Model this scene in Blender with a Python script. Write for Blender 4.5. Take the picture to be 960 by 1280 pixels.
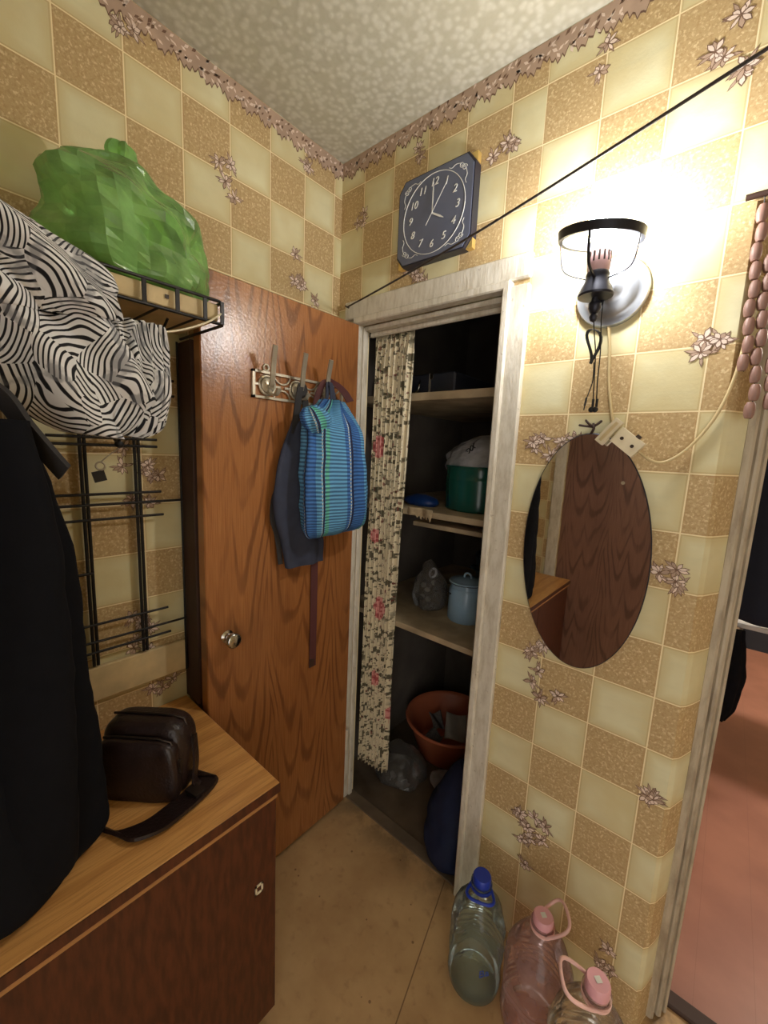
import bpy, math, random
from mathutils import Vector, Matrix, noise
random.seed(7)
PI = math.pi
scene = bpy.context.scene
for o in list(bpy.data.objects): bpy.data.objects.remove(o)
COL = scene.collection

# ------------------------------------------------------------------ camera
YAW, PITCH, ROLL = math.radians(40.298), math.radians(-8.579), math.radians(2.537)
CAM = Vector((1.1993, -1.1034, 1.480))
fwd = Vector((-math.sin(YAW)*math.cos(PITCH), math.cos(YAW)*math.cos(PITCH), math.sin(PITCH)))
rgt = fwd.cross(Vector((0, 0, 1))).normalized(); upv = rgt.cross(fwd)
r2 = math.cos(ROLL)*rgt + math.sin(ROLL)*upv
u2 = -math.sin(ROLL)*rgt + math.cos(ROLL)*upv
cd = bpy.data.cameras.new('camera'); cam = bpy.data.objects.new('camera', cd); COL.objects.link(cam)
cam.matrix_world = Matrix(((r2.x, u2.x, -fwd.x, CAM.x), (r2.y, u2.y, -fwd.y, CAM.y), (r2.z, u2.z, -fwd.z, CAM.z), (0, 0, 0, 1)))
cd.sensor_fit = 'HORIZONTAL'; cd.sensor_width = 36; cd.lens = 506.19/960*36; cd.clip_start = .02
scene.camera = cam
# ------------------------------------------------------------------ world, exposure
w = bpy.data.worlds.new('world'); scene.world = w; w.use_nodes = True
w.node_tree.nodes['Background'].inputs[0].default_value = (1.0, .95, .88, 1)
w.node_tree.nodes['Background'].inputs[1].default_value = 2.1      # even fill light, entering by an opening added behind the viewer
scene.view_settings.view_transform = 'Standard'; scene.view_settings.look = 'None'
scene.view_settings.gamma = 1; scene.view_settings.use_curve_mapping = False
scene.view_settings.exposure = 0.14
BULB_STRENGTH = 285
ROOM_FILL = 150
H = 2.487; T = .1325

# ------------------------------------------------------------------ node helpers
def lin(c):
    return tuple(((x/255)/12.92 if x/255 <= .04045 else ((x/255+.055)/1.055)**2.4) for x in c) + (1,)
class V:                                   # a scalar node socket with arithmetic
    def __init__(s, nt, sock): s.nt, s.s = nt, sock
    def _m(s, op, *a):
        n = s.nt.nodes.new('ShaderNodeMath'); n.operation = op
        for i, x in enumerate((s,)+a):
            if isinstance(x, V): s.nt.links.new(x.s, n.inputs[i])
            else: n.inputs[i].default_value = x
        return V(s.nt, n.outputs[0])
    def __add__(s, o): return s._m('ADD', o)
    def __radd__(s, o): return s._m('ADD', o)
    def __sub__(s, o): return s._m('SUBTRACT', o)
    def __rsub__(s, o): return (s*-1)+o
    def __mul__(s, o): return s._m('MULTIPLY', o)
    def __rmul__(s, o): return s._m('MULTIPLY', o)
    def __truediv__(s, o): return s._m('DIVIDE', o)
    def floor(s): return s._m('FLOOR')
    def fract(s): return s._m('FRACT')
    def abs(s): return s._m('ABSOLUTE')
    def sin(s): return s._m('SINE')
    def sqrt(s): return s._m('SQRT')
    def min(s, o): return s._m('MINIMUM', o)
    def max(s, o): return s._m('MAXIMUM', o)
    def lt(s, o): return s._m('LESS_THAN', o)
    def gt(s, o): return s._m('GREATER_THAN', o)
    def mod(s, o): return s._m('FLOORED_MODULO', o)
    def ping(s, o): return s._m('PINGPONG', o)
    def ramp(s, a, b, c=0., d=1.):
        n = s.nt.nodes.new('ShaderNodeMapRange'); n.interpolation_type = 'SMOOTHSTEP'
        s.nt.links.new(s.s, n.inputs[0])
        for i, x in enumerate((a, b, c, d)): n.inputs[i+1].default_value = x
        return V(s.nt, n.outputs[0])
class Mat:
    def __init__(s, name, rough=.6, spec=.5):
        s.m = bpy.data.materials.new(name); s.m.use_nodes = True; s.nt = s.m.node_tree
        s.b = s.nt.nodes['Principled BSDF']; s.out = s.nt.nodes['Material Output']
        s.b.inputs['Roughness'].default_value = rough; s.b.inputs['Specular IOR Level'].default_value = spec
    def coord(s, kind='world'):
        if kind == 'world': sock = s.nt.nodes.new('ShaderNodeNewGeometry').outputs['Position']
        else: sock = s.nt.nodes.new('ShaderNodeTexCoord').outputs[{'object': 'Object', 'uv': 'UV'}[kind]]
        s.vec = sock
        n = s.nt.nodes.new('ShaderNodeSeparateXYZ'); s.nt.links.new(sock, n.inputs[0])
        return [V(s.nt, n.outputs[i]) for i in range(3)]
    def comb(s, x, y, z=0.):
        n = s.nt.nodes.new('ShaderNodeCombineXYZ')
        for i, a in enumerate((x, y, z)):
            if isinstance(a, V): s.nt.links.new(a.s, n.inputs[i])
            else: n.inputs[i].default_value = a
        return n.outputs[0]
    def noise(s, vec, scale, detail=2., rough=.5, dist=0.):
        n = s.nt.nodes.new('ShaderNodeTexNoise'); s.nt.links.new(vec, n.inputs['Vector'])
        n.inputs['Scale'].default_value = scale; n.inputs['Detail'].default_value = detail
        n.inputs['Roughness'].default_value = rough; n.inputs['Distortion'].default_value = dist
        return V(s.nt, n.outputs['Fac'])
    def voro(s, vec, scale, out='Distance', feature='F1', rnd=1.):
        n = s.nt.nodes.new('ShaderNodeTexVoronoi'); n.feature = feature; s.nt.links.new(vec, n.inputs['Vector'])
        n.inputs['Scale'].default_value = scale; n.inputs['Randomness'].default_value = rnd
        if out == 'Color':
            q = s.nt.nodes.new('ShaderNodeSeparateColor'); s.nt.links.new(n.outputs['Color'], q.inputs[0]); return V(s.nt, q.outputs[0])
        return V(s.nt, n.outputs[out])
    def col(s, c):
        n = s.nt.nodes.new('ShaderNodeRGB'); n.outputs[0].default_value = lin(c); return n.outputs[0]
    def mix(s, f, a, b):
        n = s.nt.nodes.new('ShaderNodeMix'); n.data_type = 'RGBA'
        if isinstance(f, V): s.nt.links.new(f.s, n.inputs[0])
        else: n.inputs[0].default_value = f
        for i, x in ((6, a), (7, b)):
            if isinstance(x, tuple): n.inputs[i].default_value = lin(x)
            else: s.nt.links.new(x, n.inputs[i])
        return n.outputs[2]
    def base(s, c):
        if isinstance(c, tuple): s.b.inputs['Base Color'].default_value = lin(c)
        else: s.nt.links.new(c, s.b.inputs['Base Color'])
        return s
    def rough(s, v): s.nt.links.new(v.s, s.b.inputs['Roughness']); return s
    def bump(s, h, strength=.3, dist=.01):
        n = s.nt.nodes.new('ShaderNodeBump'); n.inputs['Strength'].default_value = strength; n.inputs['Distance'].default_value = dist
        s.nt.links.new(h.s, n.inputs['Height']); s.nt.links.new(n.outputs[0], s.b.inputs['Normal']); return s

# ------------------------------------------------------------------ materials
M = {}
def plain(key, c, rough=.6, metal=0., var=.12, scale=18., bump=0., spec=.5, kind='object'):
    m = Mat(key, rough, spec); m.coord(kind); n = m.noise(m.vec, scale, 4)
    d = tuple(max(0, x*(1-var)) for x in c); l = tuple(min(255, x*(1+var)) for x in c)
    m.base(m.mix(n, d, l)); m.b.inputs['Metallic'].default_value = metal
    if bump: m.bump(m.noise(m.vec, scale*4, 3), bump, .004)
    M[key] = m.m; return m
def wallpaper(key, which):
    m = Mat(key, .62, .35); x, y, z = m.coord('world')
    if which == 'back':
        left = x.lt(.731)
        n = ((x-.642)/T - 2)*left + ((x-.8635)/T)*(1-left)
        r = (2.52-z)/T
    elif which == 'left':
        n = (y*-1-.036)/T; r = (2.502-z)/T
    else:
        n = x/T; r = (2.52-z)/T
    fu, fv = n.fract(), r.fract()
    light = (n.floor()+r.floor()).mod(2.)
    if which == 'left': pass
    d = fu.min(1-fu).min(fv.min(1-fv))*T
    if which == 'back':                              # the seam where two strips of paper overlap
        pass
    sp = m.voro(m.vec, 230, 'Color'); sp2 = m.noise(m.vec, 150, 3, .6)
    dark = m.mix(sp.ramp(.45, 1.)*.8*sp2.ramp(.42, .6), (190, 163, 118), (228, 208, 164))
    dark = m.mix(sp2.ramp(.52, .35)*.55, dark, (172, 140, 94))
    big = m.noise(m.vec, 7, 3)
    lt = m.mix(d.ramp(0., .03)*big.ramp(.2, .75), (212, 198, 150), (226, 221, 184))
    lt = m.mix(m.noise(m.comb(x*2.+y*2., z*9.), 5, 3).ramp(.45, .75)*.25, lt, (206, 202, 166))
    c = m.mix(light, dark, lt)
    edge = d.lt(.0045)*.35
    c = m.mix(edge, c, (182, 148, 98))
    c = m.mix(d.lt(.0014), c, (244, 228, 186))
    grime = m.noise(m.vec, 2.3, 4).ramp(.5, .85)*.25
    c = m.mix(grime, c, (176, 148, 98))
    m.base(c)
    m.bump(m.noise(m.vec, 26, 3)*.5+d.lt(.0018)*-.3+sp2*.25, .35, .004)
    M[key] = m.m
wallpaper('paper_back', 'back'); wallpaper('paper_left', 'left'); wallpaper('paper_other', 'other')

m = Mat('ceiling_foam', .85, .2); m.coord('world')
v = m.voro(m.vec, 62, 'Distance', 'SMOOTH_F1'); nn = m.noise(m.vec, 70, 3)
m.base(m.mix(v.ramp(.15, .6)*.6+nn*.35, (208, 205, 190), (176, 171, 150))); m.bump(v*-1.+nn*.5, .45, .004); M['ceiling'] = m.m

m = Mat('hall_floor', .5, .4); x, y, z = m.coord('world')
n1 = m.noise(m.vec, 3.2, 5, .6); n2 = m.noise(m.vec, 34, 4)
c = m.mix(n1.ramp(.3, .75), (208, 174, 126), (178, 142, 98)); c = m.mix(n2.ramp(.55, .8)*.4, c, (132, 96, 58))
seam = ((x-.62+y*.25).abs().lt(.0018))
c = m.mix(seam*.7, c, (92, 66, 40))
grime = y.ramp(-.16, .05)*m.noise(m.vec, 9, 5, .65).ramp(.35, .62)
c = m.mix(grime*.8, c, (86, 70, 52))
c = m.mix(m.voro(m.vec, 14).lt(.055)*.6, c, (92, 60, 34))
m.base(c).bump(n2, .15, .002); M['hall_floor'] = m.m
m = Mat('room_floor', .4, .5); x, y, z = m.coord('world')
c = m.mix(m.noise(m.vec, 4, 4).ramp(.3, .7), (178, 124, 104), (160, 108, 90)); c = m.mix((x*7.5+.2).fract().lt(.012)*.3, c, (124, 82, 66))
m.base(c); M['room_floor'] = m.m
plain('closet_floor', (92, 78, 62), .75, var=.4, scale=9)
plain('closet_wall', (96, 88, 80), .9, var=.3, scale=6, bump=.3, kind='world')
plain('plaster', (190, 176, 150), .9)

m = Mat('painted_trim', .42, .5); x, y, z = m.coord('world')
n = m.noise(m.comb(x*9, y*9, z*2.2), 6, 5, .65)
c = m.mix(n.ramp(.35, .8), (222, 216, 202), (188, 178, 158)); c = m.mix(m.noise(m.vec, 60, 4, .7).ramp(.64, .74)*.7, c, (120, 98, 70))
m.base(c).bump(m.noise(m.comb(x*4, y*4, z), 40, 4), .45, .003); M['trim'] = m.m
m = Mat('grey_trim', .5, .45); x, y, z = m.coord('world')
c = m.mix(m.noise(m.comb(x*8, y*8, z*2.), 5, 5, .6).ramp(.35, .75), (190, 178, 156), (150, 136, 116)); m.base(c); M['grey_trim'] = m.m

def veneer(key, c1, c2, c3, axis, period, rough=.28, arch=70., rings=34., line=.55):
    m = Mat(key, rough, .5); x, y, z = m.coord('world'); h = {'x': x, 'y': y}[axis]
    warp = m.noise(m.comb(h*3., z*.9, 0.), 2.2, 1)
    u = (h + (warp-.5)*.07).ping(period)-period*.35
    g = (u*u*arch - z*.32 + m.noise(m.comb(h*5., z*.8, 3.), 2., 1)*.13 + m.noise(m.comb(h*60., z*5., 3.), 2., 2)*.012)*rings
    lines = (g*2.0).sin().ramp(.2, 1.)*m.noise(m.comb(h*4., z*2., 7.), 2., 2).ramp(.3, .6)
    streak = m.noise(m.comb(h*120., z*2.5, 0.), 3., 4)
    c = m.mix(streak.ramp(.3, .7), c1, c2); c = m.mix(lines*line, c, c3)
    c = m.mix(m.noise(m.comb(h*2., z*.6, 1.), 3., 3).ramp(.45, .8)*.35, c, c3)
    m.base(c); m.bump(m.noise(m.vec, 130, 2), .3, .002)
    m.b.inputs['Coat Weight'].default_value = .35; m.b.inputs['Coat Roughness'].default_value = .3
    M[key] = m.m
veneer('closet_door', (172, 114, 66), (152, 96, 52), (94, 54, 28), 'y', .13, .26, 22., 52., .6)
veneer('entrance_door', (142, 106, 92), (124, 90, 76), (70, 46, 40), 'x', .13, .35, 22., 52., .6)
m = Mat('golden_wood', .36, .5); x, y, z = m.coord('world')
g = (x*95.+m.noise(m.comb(x*6., y*.8, 0.), 3, 3)*9.).sin().ramp(-.2, 1.)
c = m.mix(g*.5, (220, 164, 96), (182, 124, 62)); c = m.mix(m.noise(m.comb(x*90., y*4., z), 3, 4).ramp(.4, .75)*.5, c, (158, 102, 50)); m.base(c); M['golden_wood'] = m.m
m = Mat('dark_cabinet', .42, .45); x, y, z = m.coord('world')
c = m.mix(m.noise(m.comb(x, y*14., z*3.), 6, 4).ramp(.3, .7), (92, 48, 28), (66, 33, 20)); m.base(c); M['dark_cabinet'] = m.m
plain('pale_edge', (176, 128, 78), .45)
plain('plank', (206, 184, 140), .7, var=.2, scale=14, kind='world')
plain('dirty_plank', (152, 136, 110), .8, var=.4, scale=10, kind='world')
plain('wire_black', (38, 36, 36), .45, .5); plain('metal_dull', (192, 184, 166), .38, .6); plain('chrome', (190, 188, 184), .18, 1.)
plain('lamp_silver', (176, 182, 192), .32, .75, var=.05); plain('lamp_black', (34, 34, 44), .4, .3); plain('lamp_pink', (196, 160, 158), .5)
plain('dark_metal', (52, 54, 66), .4, .6); plain('white_plastic', (226, 214, 184), .45); plain('cable_beige', (206, 186, 140), .5)
plain('rubber_black', (18, 18, 20), .5); plain('screw_dark', (52, 36, 24), .5)
plain('coat_black', (17, 18, 23), .95, spec=.15, var=.2, scale=30); plain('strap_grey', (46, 44, 46), .8)
plain('apron_navy', (60, 64, 80), .9, spec=.2, var=.18, scale=22); plain('maroon', (84, 42, 42), .7); plain('sack_navy', (30, 38, 66), .75, spec=.3)
plain('leather', (36, 24, 22), .36, var=.3, scale=40, bump=.3); plain('zip', (70, 60, 54), .35, .8)
plain('jacket_navy', (22, 30, 48), .9); plain('pot_green', (22, 76, 66), .18); plain('pot_teal', (20, 56, 66), .3); plain('can_blue', (146, 176, 198), .22, var=.05)
plain('basin_orange', (196, 112, 78), .42, var=.06); plain('paper', (172, 166, 154), .8); plain('newsprint', (104, 100, 96), .85, var=.5, scale=120)
plain('blue_packet', (24, 62, 132), .3); plain('case_black', (44, 46, 56), .5); plain('cap_blue', (26, 56, 170), .4, var=.04); plain('cap_pink', (226, 168, 178), .45, var=.04); plain('handle_pink', (240, 196, 190), .45, var=.04)
plain('bead', (146, 112, 100), .5, var=.15, scale=40); plain('label_blue', (52, 76, 150), .5)
plain('clock_face', (98, 104, 124), .3, var=.05); plain('clock_case', (38, 38, 50), .35, var=.05); plain('clock_line', (222, 222, 216), .4, var=.02); plain('clock_gold', (226, 196, 120), .3, .6)
plain('rope_dark', (70, 62, 58), .8); plain('print_dark', (116, 88, 70), .75); plain('print_pale', (228, 208, 194), .75); plain('print_mid', (180, 154, 134), .75)
plain('seat_white', (200, 198, 196), .5); plain('ink', (40, 42, 50), .7); plain('brown_dark', (58, 36, 26), .6); plain('rag', (150, 132, 104), .95, var=.3, scale=50)
m = Mat('bulb', .4); m.b.inputs['Emission Color'].default_value = (1., .985, .965, 1); m.b.inputs['Emission Strength'].default_value = BULB_STRENGTH; m.base((255, 255, 255)); M['bulb'] = m.m
m = Mat('mirror_glass', .015); m.base((236, 236, 236)); m.b.inputs['Metallic'].default_value = 1; M['mirror'] = m.m

def thin_plastic(key, tint, haze, haze_amt, rough=.12, ior=1.36):
    m = Mat(key, rough); nt = m.nt; nt.nodes.remove(m.b); m.coord('object')
    tr = nt.nodes.new('ShaderNodeBsdfTransparent'); tr.inputs[0].default_value = lin(tint)
    gl = nt.nodes.new('ShaderNodeBsdfGlossy'); gl.inputs['Roughness'].default_value = rough
    df = nt.nodes.new('ShaderNodeBsdfDiffuse'); df.inputs[0].default_value = lin(haze)
    tl = nt.nodes.new('ShaderNodeBsdfTranslucent'); tl.inputs[0].default_value = lin(haze)
    ad = nt.nodes.new('ShaderNodeMixShader'); ad.inputs[0].default_value = .5; nt.links.new(df.outputs[0], ad.inputs[1]); nt.links.new(tl.outputs[0], ad.inputs[2])
    a = nt.nodes.new('ShaderNodeMixShader'); nt.links.new(tr.outputs[0], a.inputs[1]); nt.links.new(ad.outputs[0], a.inputs[2])
    hz = m.noise(m.vec, 16, 4).ramp(.3, .75, haze_amt*.7, min(1., haze_amt*1.3)); nt.links.new(hz.s, a.inputs[0])
    fr = nt.nodes.new('ShaderNodeFresnel'); fr.inputs[0].default_value = ior
    bp = nt.nodes.new('ShaderNodeBump'); bp.inputs['Strength'].default_value = .5; bp.inputs['Distance'].default_value = .004
    nt.links.new(m.noise(m.vec, 30, 3).s, bp.inputs['Height']); nt.links.new(bp.outputs[0], gl.inputs['Normal']); nt.links.new(bp.outputs[0], fr.inputs['Normal'])
    b = nt.nodes.new('ShaderNodeMixShader'); nt.links.new(fr.outputs[0], b.inputs[0]); nt.links.new(a.outputs[0], b.inputs[1]); nt.links.new(gl.outputs[0], b.inputs[2])
    nt.links.new(b.outputs[0], m.out.inputs[0]); M[key] = m.m
thin_plastic('pet_green', (236, 246, 244), (206, 230, 226), .13)
thin_plastic('pet_pink', (252, 236, 236), (250, 218, 218), .28)
thin_plastic('pet_clear', (248, 245, 240), (238, 232, 220), .16)
thin_plastic('film_clear', (225, 225, 225), (170, 166, 160), .35, .18)
thin_plastic('film_white', (230, 230, 230), (214, 214, 218), .8, .25)
thin_plastic('film_green', (204, 250, 184), (186, 246, 150), .62, .24, 1.6)

m = Mat('zebra_cloth', .85, .2); x, y, z = m.coord('object')
cell = m.voro(m.vec, 14., 'Color'); cell2 = m.voro(m.vec, 14., 'Distance')
ang = cell*6.28; wob = m.noise(m.vec, 11, 2)
dirv = y*(ang.sin()) + z*((ang+1.57).sin())
st = (dirv*740. + cell2*26. + wob*13.).sin()
c = m.mix(st.ramp(-.6, -.1), (34, 34, 38), (228, 228, 230)); c = m.mix(m.noise(m.vec, 24, 3).ramp(.54, .64)*.6, c, (112, 114, 120))
m.base(c); M['zebra'] = m.m
m = Mat('plaid_cloth', .8, .25); u, v, _ = m.coord('uv')
weft = (v*900.).sin().ramp(-.5, .6)
band = (u*13.).fract()
base = m.mix(band.gt(.55)*band.lt(.75), (104, 168, 212), (104, 192, 164)); base = m.mix((u*6.5).fract().gt(.58), base, (70, 120, 186))
base = m.mix(band.gt(.78)*band.lt(.86), base, (44, 42, 58))
c = m.mix(weft*.66+.0, base, (34, 48, 88)); c = m.mix(band.gt(.88)*band.lt(.915)*((v*900.).sin().gt(-.5)), c, (206, 214, 200))
m.base(c).bump((v*900.).sin(), .4, .002); M['plaid'] = m.m
m = Mat('curtain_print', .85, .2); u, v, _ = m.coord('uv')
vec = m.comb(u*.42, v*1.)
leaf = m.noise(vec, 34, 3, .6).ramp(.52, .55)*m.noise(vec, 9, 2).ramp(.32, .46)
rose_d = m.voro(vec, 5.6); rose_c = m.voro(vec, 5.6, 'Color')
petal = m.noise(vec, 60, 2).ramp(.42, .55)
c = m.mix(leaf*.9, (222, 210, 180), (70, 66, 48))
c = m.mix(m.noise(m.comb(u+3., v), 48, 3).ramp(.62, .65)*.8, c, (112, 46, 46))
rose = rose_d.lt(.27)*rose_c.gt(.35)
roses = m.mix(petal, (178, 92, 92), (222, 158, 150))
c = m.mix(rose, c, roses); m.base(c); M['curtain'] = m.m

# ------------------------------------------------------------------ mesh helpers
class MB:
    def __init__(s): s.v, s.f, s.uv, s.mi = [], [], [], []
    def add(s, vs, fs, uvs=None, mi=0):
        b = len(s.v); s.v += [Vector(p) for p in vs]
        for i, f in enumerate(fs):
            s.f.append([b+k for k in f]); s.uv.append(uvs[i] if uvs else None); s.mi.append(mi)
        return s
    def box(s, a, b, mi=0, bevel=0.):
        x0, y0, z0 = (min(p, q) for p, q in zip(a, b)); x1, y1, z1 = (max(p, q) for p, q in zip(a, b))
        e = min(bevel, (x1-x0)*.45, (y1-y0)*.45, (z1-z0)*.45)
        if e <= 0:
            return s.add([(x, y, z) for x in (x0, x1) for y in (y0, y1) for z in (z0, z1)],
                         [(0, 1, 3, 2), (4, 6, 7, 5), (0, 4, 5, 1), (2, 3, 7, 6), (0, 2, 6, 4), (1, 5, 7, 3)], mi=mi)
        vs, idx = [], {}
        for sx in (0, 1):
            for sy in (0, 1):
                for sz in (0, 1):
                    X, Y, Z = (x0, x1)[sx], (y0, y1)[sy], (z0, z1)[sz]; dx, dy, dz = (e, -e)[sx], (e, -e)[sy], (e, -e)[sz]
                    for ax, p in enumerate(((X, Y+dy, Z+dz), (X+dx, Y, Z+dz), (X+dx, Y+dy, Z))):
                        idx[(sx, sy, sz, ax)] = len(vs); vs.append(p)
        fs = []
        for ax in range(3):
            for sd in (0, 1):
                ring = []
                for p, q in ((0, 0), (1, 0), (1, 1), (0, 1)):
                    k = [0, 0, 0]; o = [i for i in range(3) if i != ax]; k[ax] = sd; k[o[0]] = p; k[o[1]] = q
                    ring.append(idx[(*k, ax)])
                fs.append(ring)
        for ax in range(3):                                     # bevelled edges along ax
            o = [i for i in range(3) if i != ax]
            for p in (0, 1):
                for q in (0, 1):
                    k0 = [0, 0, 0]; k0[o[0]] = p; k0[o[1]] = q; k1 = list(k0); k1[ax] = 1
                    fs.append([idx[(*k0, o[0])], idx[(*k1, o[0])], idx[(*k1, o[1])], idx[(*k0, o[1])]])
        for sx in (0, 1):
            for sy in (0, 1):
                for sz in (0, 1): fs.append([idx[(sx, sy, sz, a)] for a in range(3)])
        return s.add(vs, fs, mi=mi)
    def obox(s, c, ax, ay, az, mi=0):                            # box from centre and three half-axis vectors
        c, ax, ay, az = map(Vector, (c, ax, ay, az))
        return s.add([c+i*ax+j*ay+k*az for i in (-1, 1) for j in (-1, 1) for k in (-1, 1)],
                     [(0, 1, 3, 2), (4, 6, 7, 5), (0, 4, 5, 1), (2, 3, 7, 6), (0, 2, 6, 4), (1, 5, 7, 3)], mi=mi)
    def tube(s, pts, r, n=8, closed=False, flat=None, mi=0):     # flat = (half width vector scale, up) not used for round tubes
        pts = [Vector(p) for p in pts]; N = len(pts); rings = []
        prev = None
        for i, p in enumerate(pts):
            a = pts[(i-1) % N] if (closed or i > 0) else p; b = pts[(i+1) % N] if (closed or i < N-1) else p
            t = (b-a).normalized() if (b-a).length > 1e-9 else Vector((0, 0, 1))
            if prev is None:
                q = Vector((0, 0, 1)) if abs(t.z) < .9 else Vector((1, 0, 0)); u = t.cross(q).normalized()
            else:
                u = (prev - t*prev.dot(t)); u = u.normalized() if u.length > 1e-6 else prev
            prev = u; v = t.cross(u); rr = r[i] if isinstance(r, (list, tuple)) else r
            rings.append([p + (u*math.cos(2*PI*k/n)+v*math.sin(2*PI*k/n))*rr for k in range(n)])
        vs = [q for ring in rings for q in ring]; fs = []
        for i in range(N if closed else N-1):
            j = (i+1) % N
            for k in range(n): fs.append((i*n+k, i*n+(k+1) % n, j*n+(k+1) % n, j*n+k))
        if not closed: fs += [tuple(range(n))[::-1], tuple((N-1)*n+k for k in range(n))]
        return s.add(vs, fs, mi=mi)
    def lathe(s, prof, c=(0, 0, 0), axis='z', n=32, disp=None, close=False, mi=0):
        c = Vector(c); vs, fs = [], []
        for i, (r, h) in enumerate(prof):
            for k in range(n):
                a = 2*PI*k/n; rr = r + (disp(a, h, i) if disp else 0)
                p = {'z': (rr*math.cos(a), rr*math.sin(a), h), 'y': (rr*math.cos(a), h, rr*math.sin(a)), 'x': (h, rr*math.cos(a), rr*math.sin(a))}[axis]
                vs.append(c+Vector(p))
        for i in range(len(prof)-1):
            for k in range(n): fs.append((i*n+k, i*n+(k+1) % n, (i+1)*n+(k+1) % n, (i+1)*n+k))
        if prof[0][0] > 1e-4: fs.append(tuple(range(n))[::-1])
        if prof[-1][0] > 1e-4 and not close: fs.append(tuple((len(prof)-1)*n+k for k in range(n)))
        return s.add(vs, fs, mi=mi)
    def poly(s, pts, nrm, th, mi=0):                              # extruded polygon, pts in world, thickness along nrm
        n = len(pts); a = [Vector(p) for p in pts]; b = [p+Vector(nrm)*th for p in a]
        return s.add(a+b, [tuple(range(n))[::-1], tuple(range(n, 2*n))]+[(i, (i+1) % n, n+(i+1) % n, n+i) for i in range(n)], mi=mi)
    def ribbon(s, pts, wvec, th=.0016, mi=0):                     # flat strap along pts
        pts = [Vector(p) for p in pts]; N = len(pts); wv = Vector(wvec); vs, fs = [], []
        for i, p in enumerate(pts):
            t = (pts[min(i+1, N-1)]-pts[max(i-1, 0)]).normalized(); nn = t.cross(wv).normalized()*th
            vs += [p-wv+nn, p+wv+nn, p+wv-nn, p-wv-nn]
        for i in range(N-1):
            for k in range(4): fs.append((i*4+k, i*4+(k+1) % 4, i*4+4+(k+1) % 4, i*4+4+k))
        fs += [(3, 2, 1, 0), tuple((N-1)*4+k for k in range(4))]
        return s.add(vs, fs, mi=mi)
    def loft(s, rows, nr=40, ns=48, disp=None, ex=1., uvw=None):
        # rows: (centre, half-width vector, half-thickness vector)
        rows = [tuple(Vector(q) for q in r) for r in rows]
        def cr(i, t, k):
            P = [rows[max(0, min(len(rows)-1, i+d))][k] for d in (-1, 0, 1, 2)]
            return .5*((2*P[1])+(P[2]-P[0])*t+(2*P[0]-5*P[1]+4*P[2]-P[3])*t*t+(3*P[1]-P[0]-3*P[2]+P[3])*t**3)
        b = len(s.v); vs, fs, uvs = [], [], []
        L = len(rows)-1
        for j in range(nr+1):
            q = j/nr*L; i = min(int(q), L-1); t = q-i
            c, A, B = cr(i, t, 0), cr(i, t, 1), cr(i, t, 2)
            for k in range(ns):
                th = 2*PI*k/ns; co, si = math.cos(th), math.sin(th)
                e = ex
                d = A*math.copysign(abs(co)**e, co)+B*math.copysign(abs(si)**e, si)
                p = c+d
                if disp:
                    o = (B*si*abs(A.length/max(B.length, 1e-5))+A*co*(B.length/max(A.length, 1e-5))); o = o.normalized() if o.length > 1e-9 else Vector((0, 0, 1))
                    p = p+o*disp(th, j/nr, p)
                vs.append(p)
        wd, ht = uvw if uvw else (1., 1.)
        for j in range(nr):
            for k in range(ns):
                fs.append((j*ns+k, j*ns+(k+1) % ns, (j+1)*ns+(k+1) % ns, (j+1)*ns+k))
                uvs.append(((k/ns*wd, j/nr*ht), ((k+1)/ns*wd, j/nr*ht), ((k+1)/ns*wd, (j+1)/nr*ht), (k/ns*wd, (j+1)/nr*ht)))
        fs += [tuple(range(ns))[::-1], tuple(nr*ns+k for k in range(ns))]; uvs += [None, None]
        return s.add(vs, fs, uvs)
    def grid(s, fn, nu, nv, uvw=(1, 1), th=0.):
        vs = [fn(i/nu, j/nv) for j in range(nv+1) for i in range(nu+1)]; fs, uvs = [], []
        for j in range(nv):
            for i in range(nu):
                a = j*(nu+1)+i; fs.append((a, a+1, a+nu+2, a+nu+1))
                uvs.append(tuple((q[0]*uvw[0], q[1]*uvw[1]) for q in ((i/nu, j/nv), ((i+1)/nu, j/nv), ((i+1)/nu, (j+1)/nv), (i/nu, (j+1)/nv))))
        return s.add(vs, fs, uvs)
    def build(s, name, mat, parent=None, smooth=False, solid=0., sub=0):
        off = Vector((0, 0, 0)); p = parent
        while p: off += p.location; p = p.parent
        me = bpy.data.meshes.new(name); me.from_pydata([tuple(q-off) for q in s.v], [], s.f)
        mats = mat if isinstance(mat, (list, tuple)) else [mat]
        for q in mats: me.materials.append(M[q])
        if any(u for u in s.uv):
            ul = me.uv_layers.new(name='UVMap').data; li = 0
            for f, u in zip(s.f, s.uv):
                for k in range(len(f)):
                    ul[li].uv = u[k] if u else (0, 0); li += 1
        me.polygons.foreach_set('material_index', s.mi)
        if smooth:
            me.polygons.foreach_set('use_smooth', [True]*len(s.f))
            me.set_sharp_from_angle(angle=math.radians(50 if smooth is True else smooth))
        me.validate(); me.update()
        o = bpy.data.objects.new(name, me); COL.objects.link(o)
        if parent: o.parent = parent
        if solid:
            md = o.modifiers.new('solid', 'SOLIDIFY'); md.thickness = solid; md.offset = 0
        if sub:
            md = o.modifiers.new('sub', 'SUBSURF'); md.levels = md.render_levels = sub
        import bmesh
        bm = bmesh.new(); bm.from_mesh(me); bmesh.ops.recalc_face_normals(bm, faces=bm.faces); bm.to_mesh(me); bm.free()
        return o
def tag(o, label, cat=None, group=None, kind=None):
    o['label'] = label
    if cat: o['category'] = cat
    if group: o['group'] = group
    if kind: o['kind'] = kind
    return o
def thing(name, label, cat, loc, group=None, kind=None):
    o = bpy.data.objects.new(name, None); COL.objects.link(o); o.location = loc; o.empty_display_size = .05
    return tag(o, label, cat, group, kind)
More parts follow.
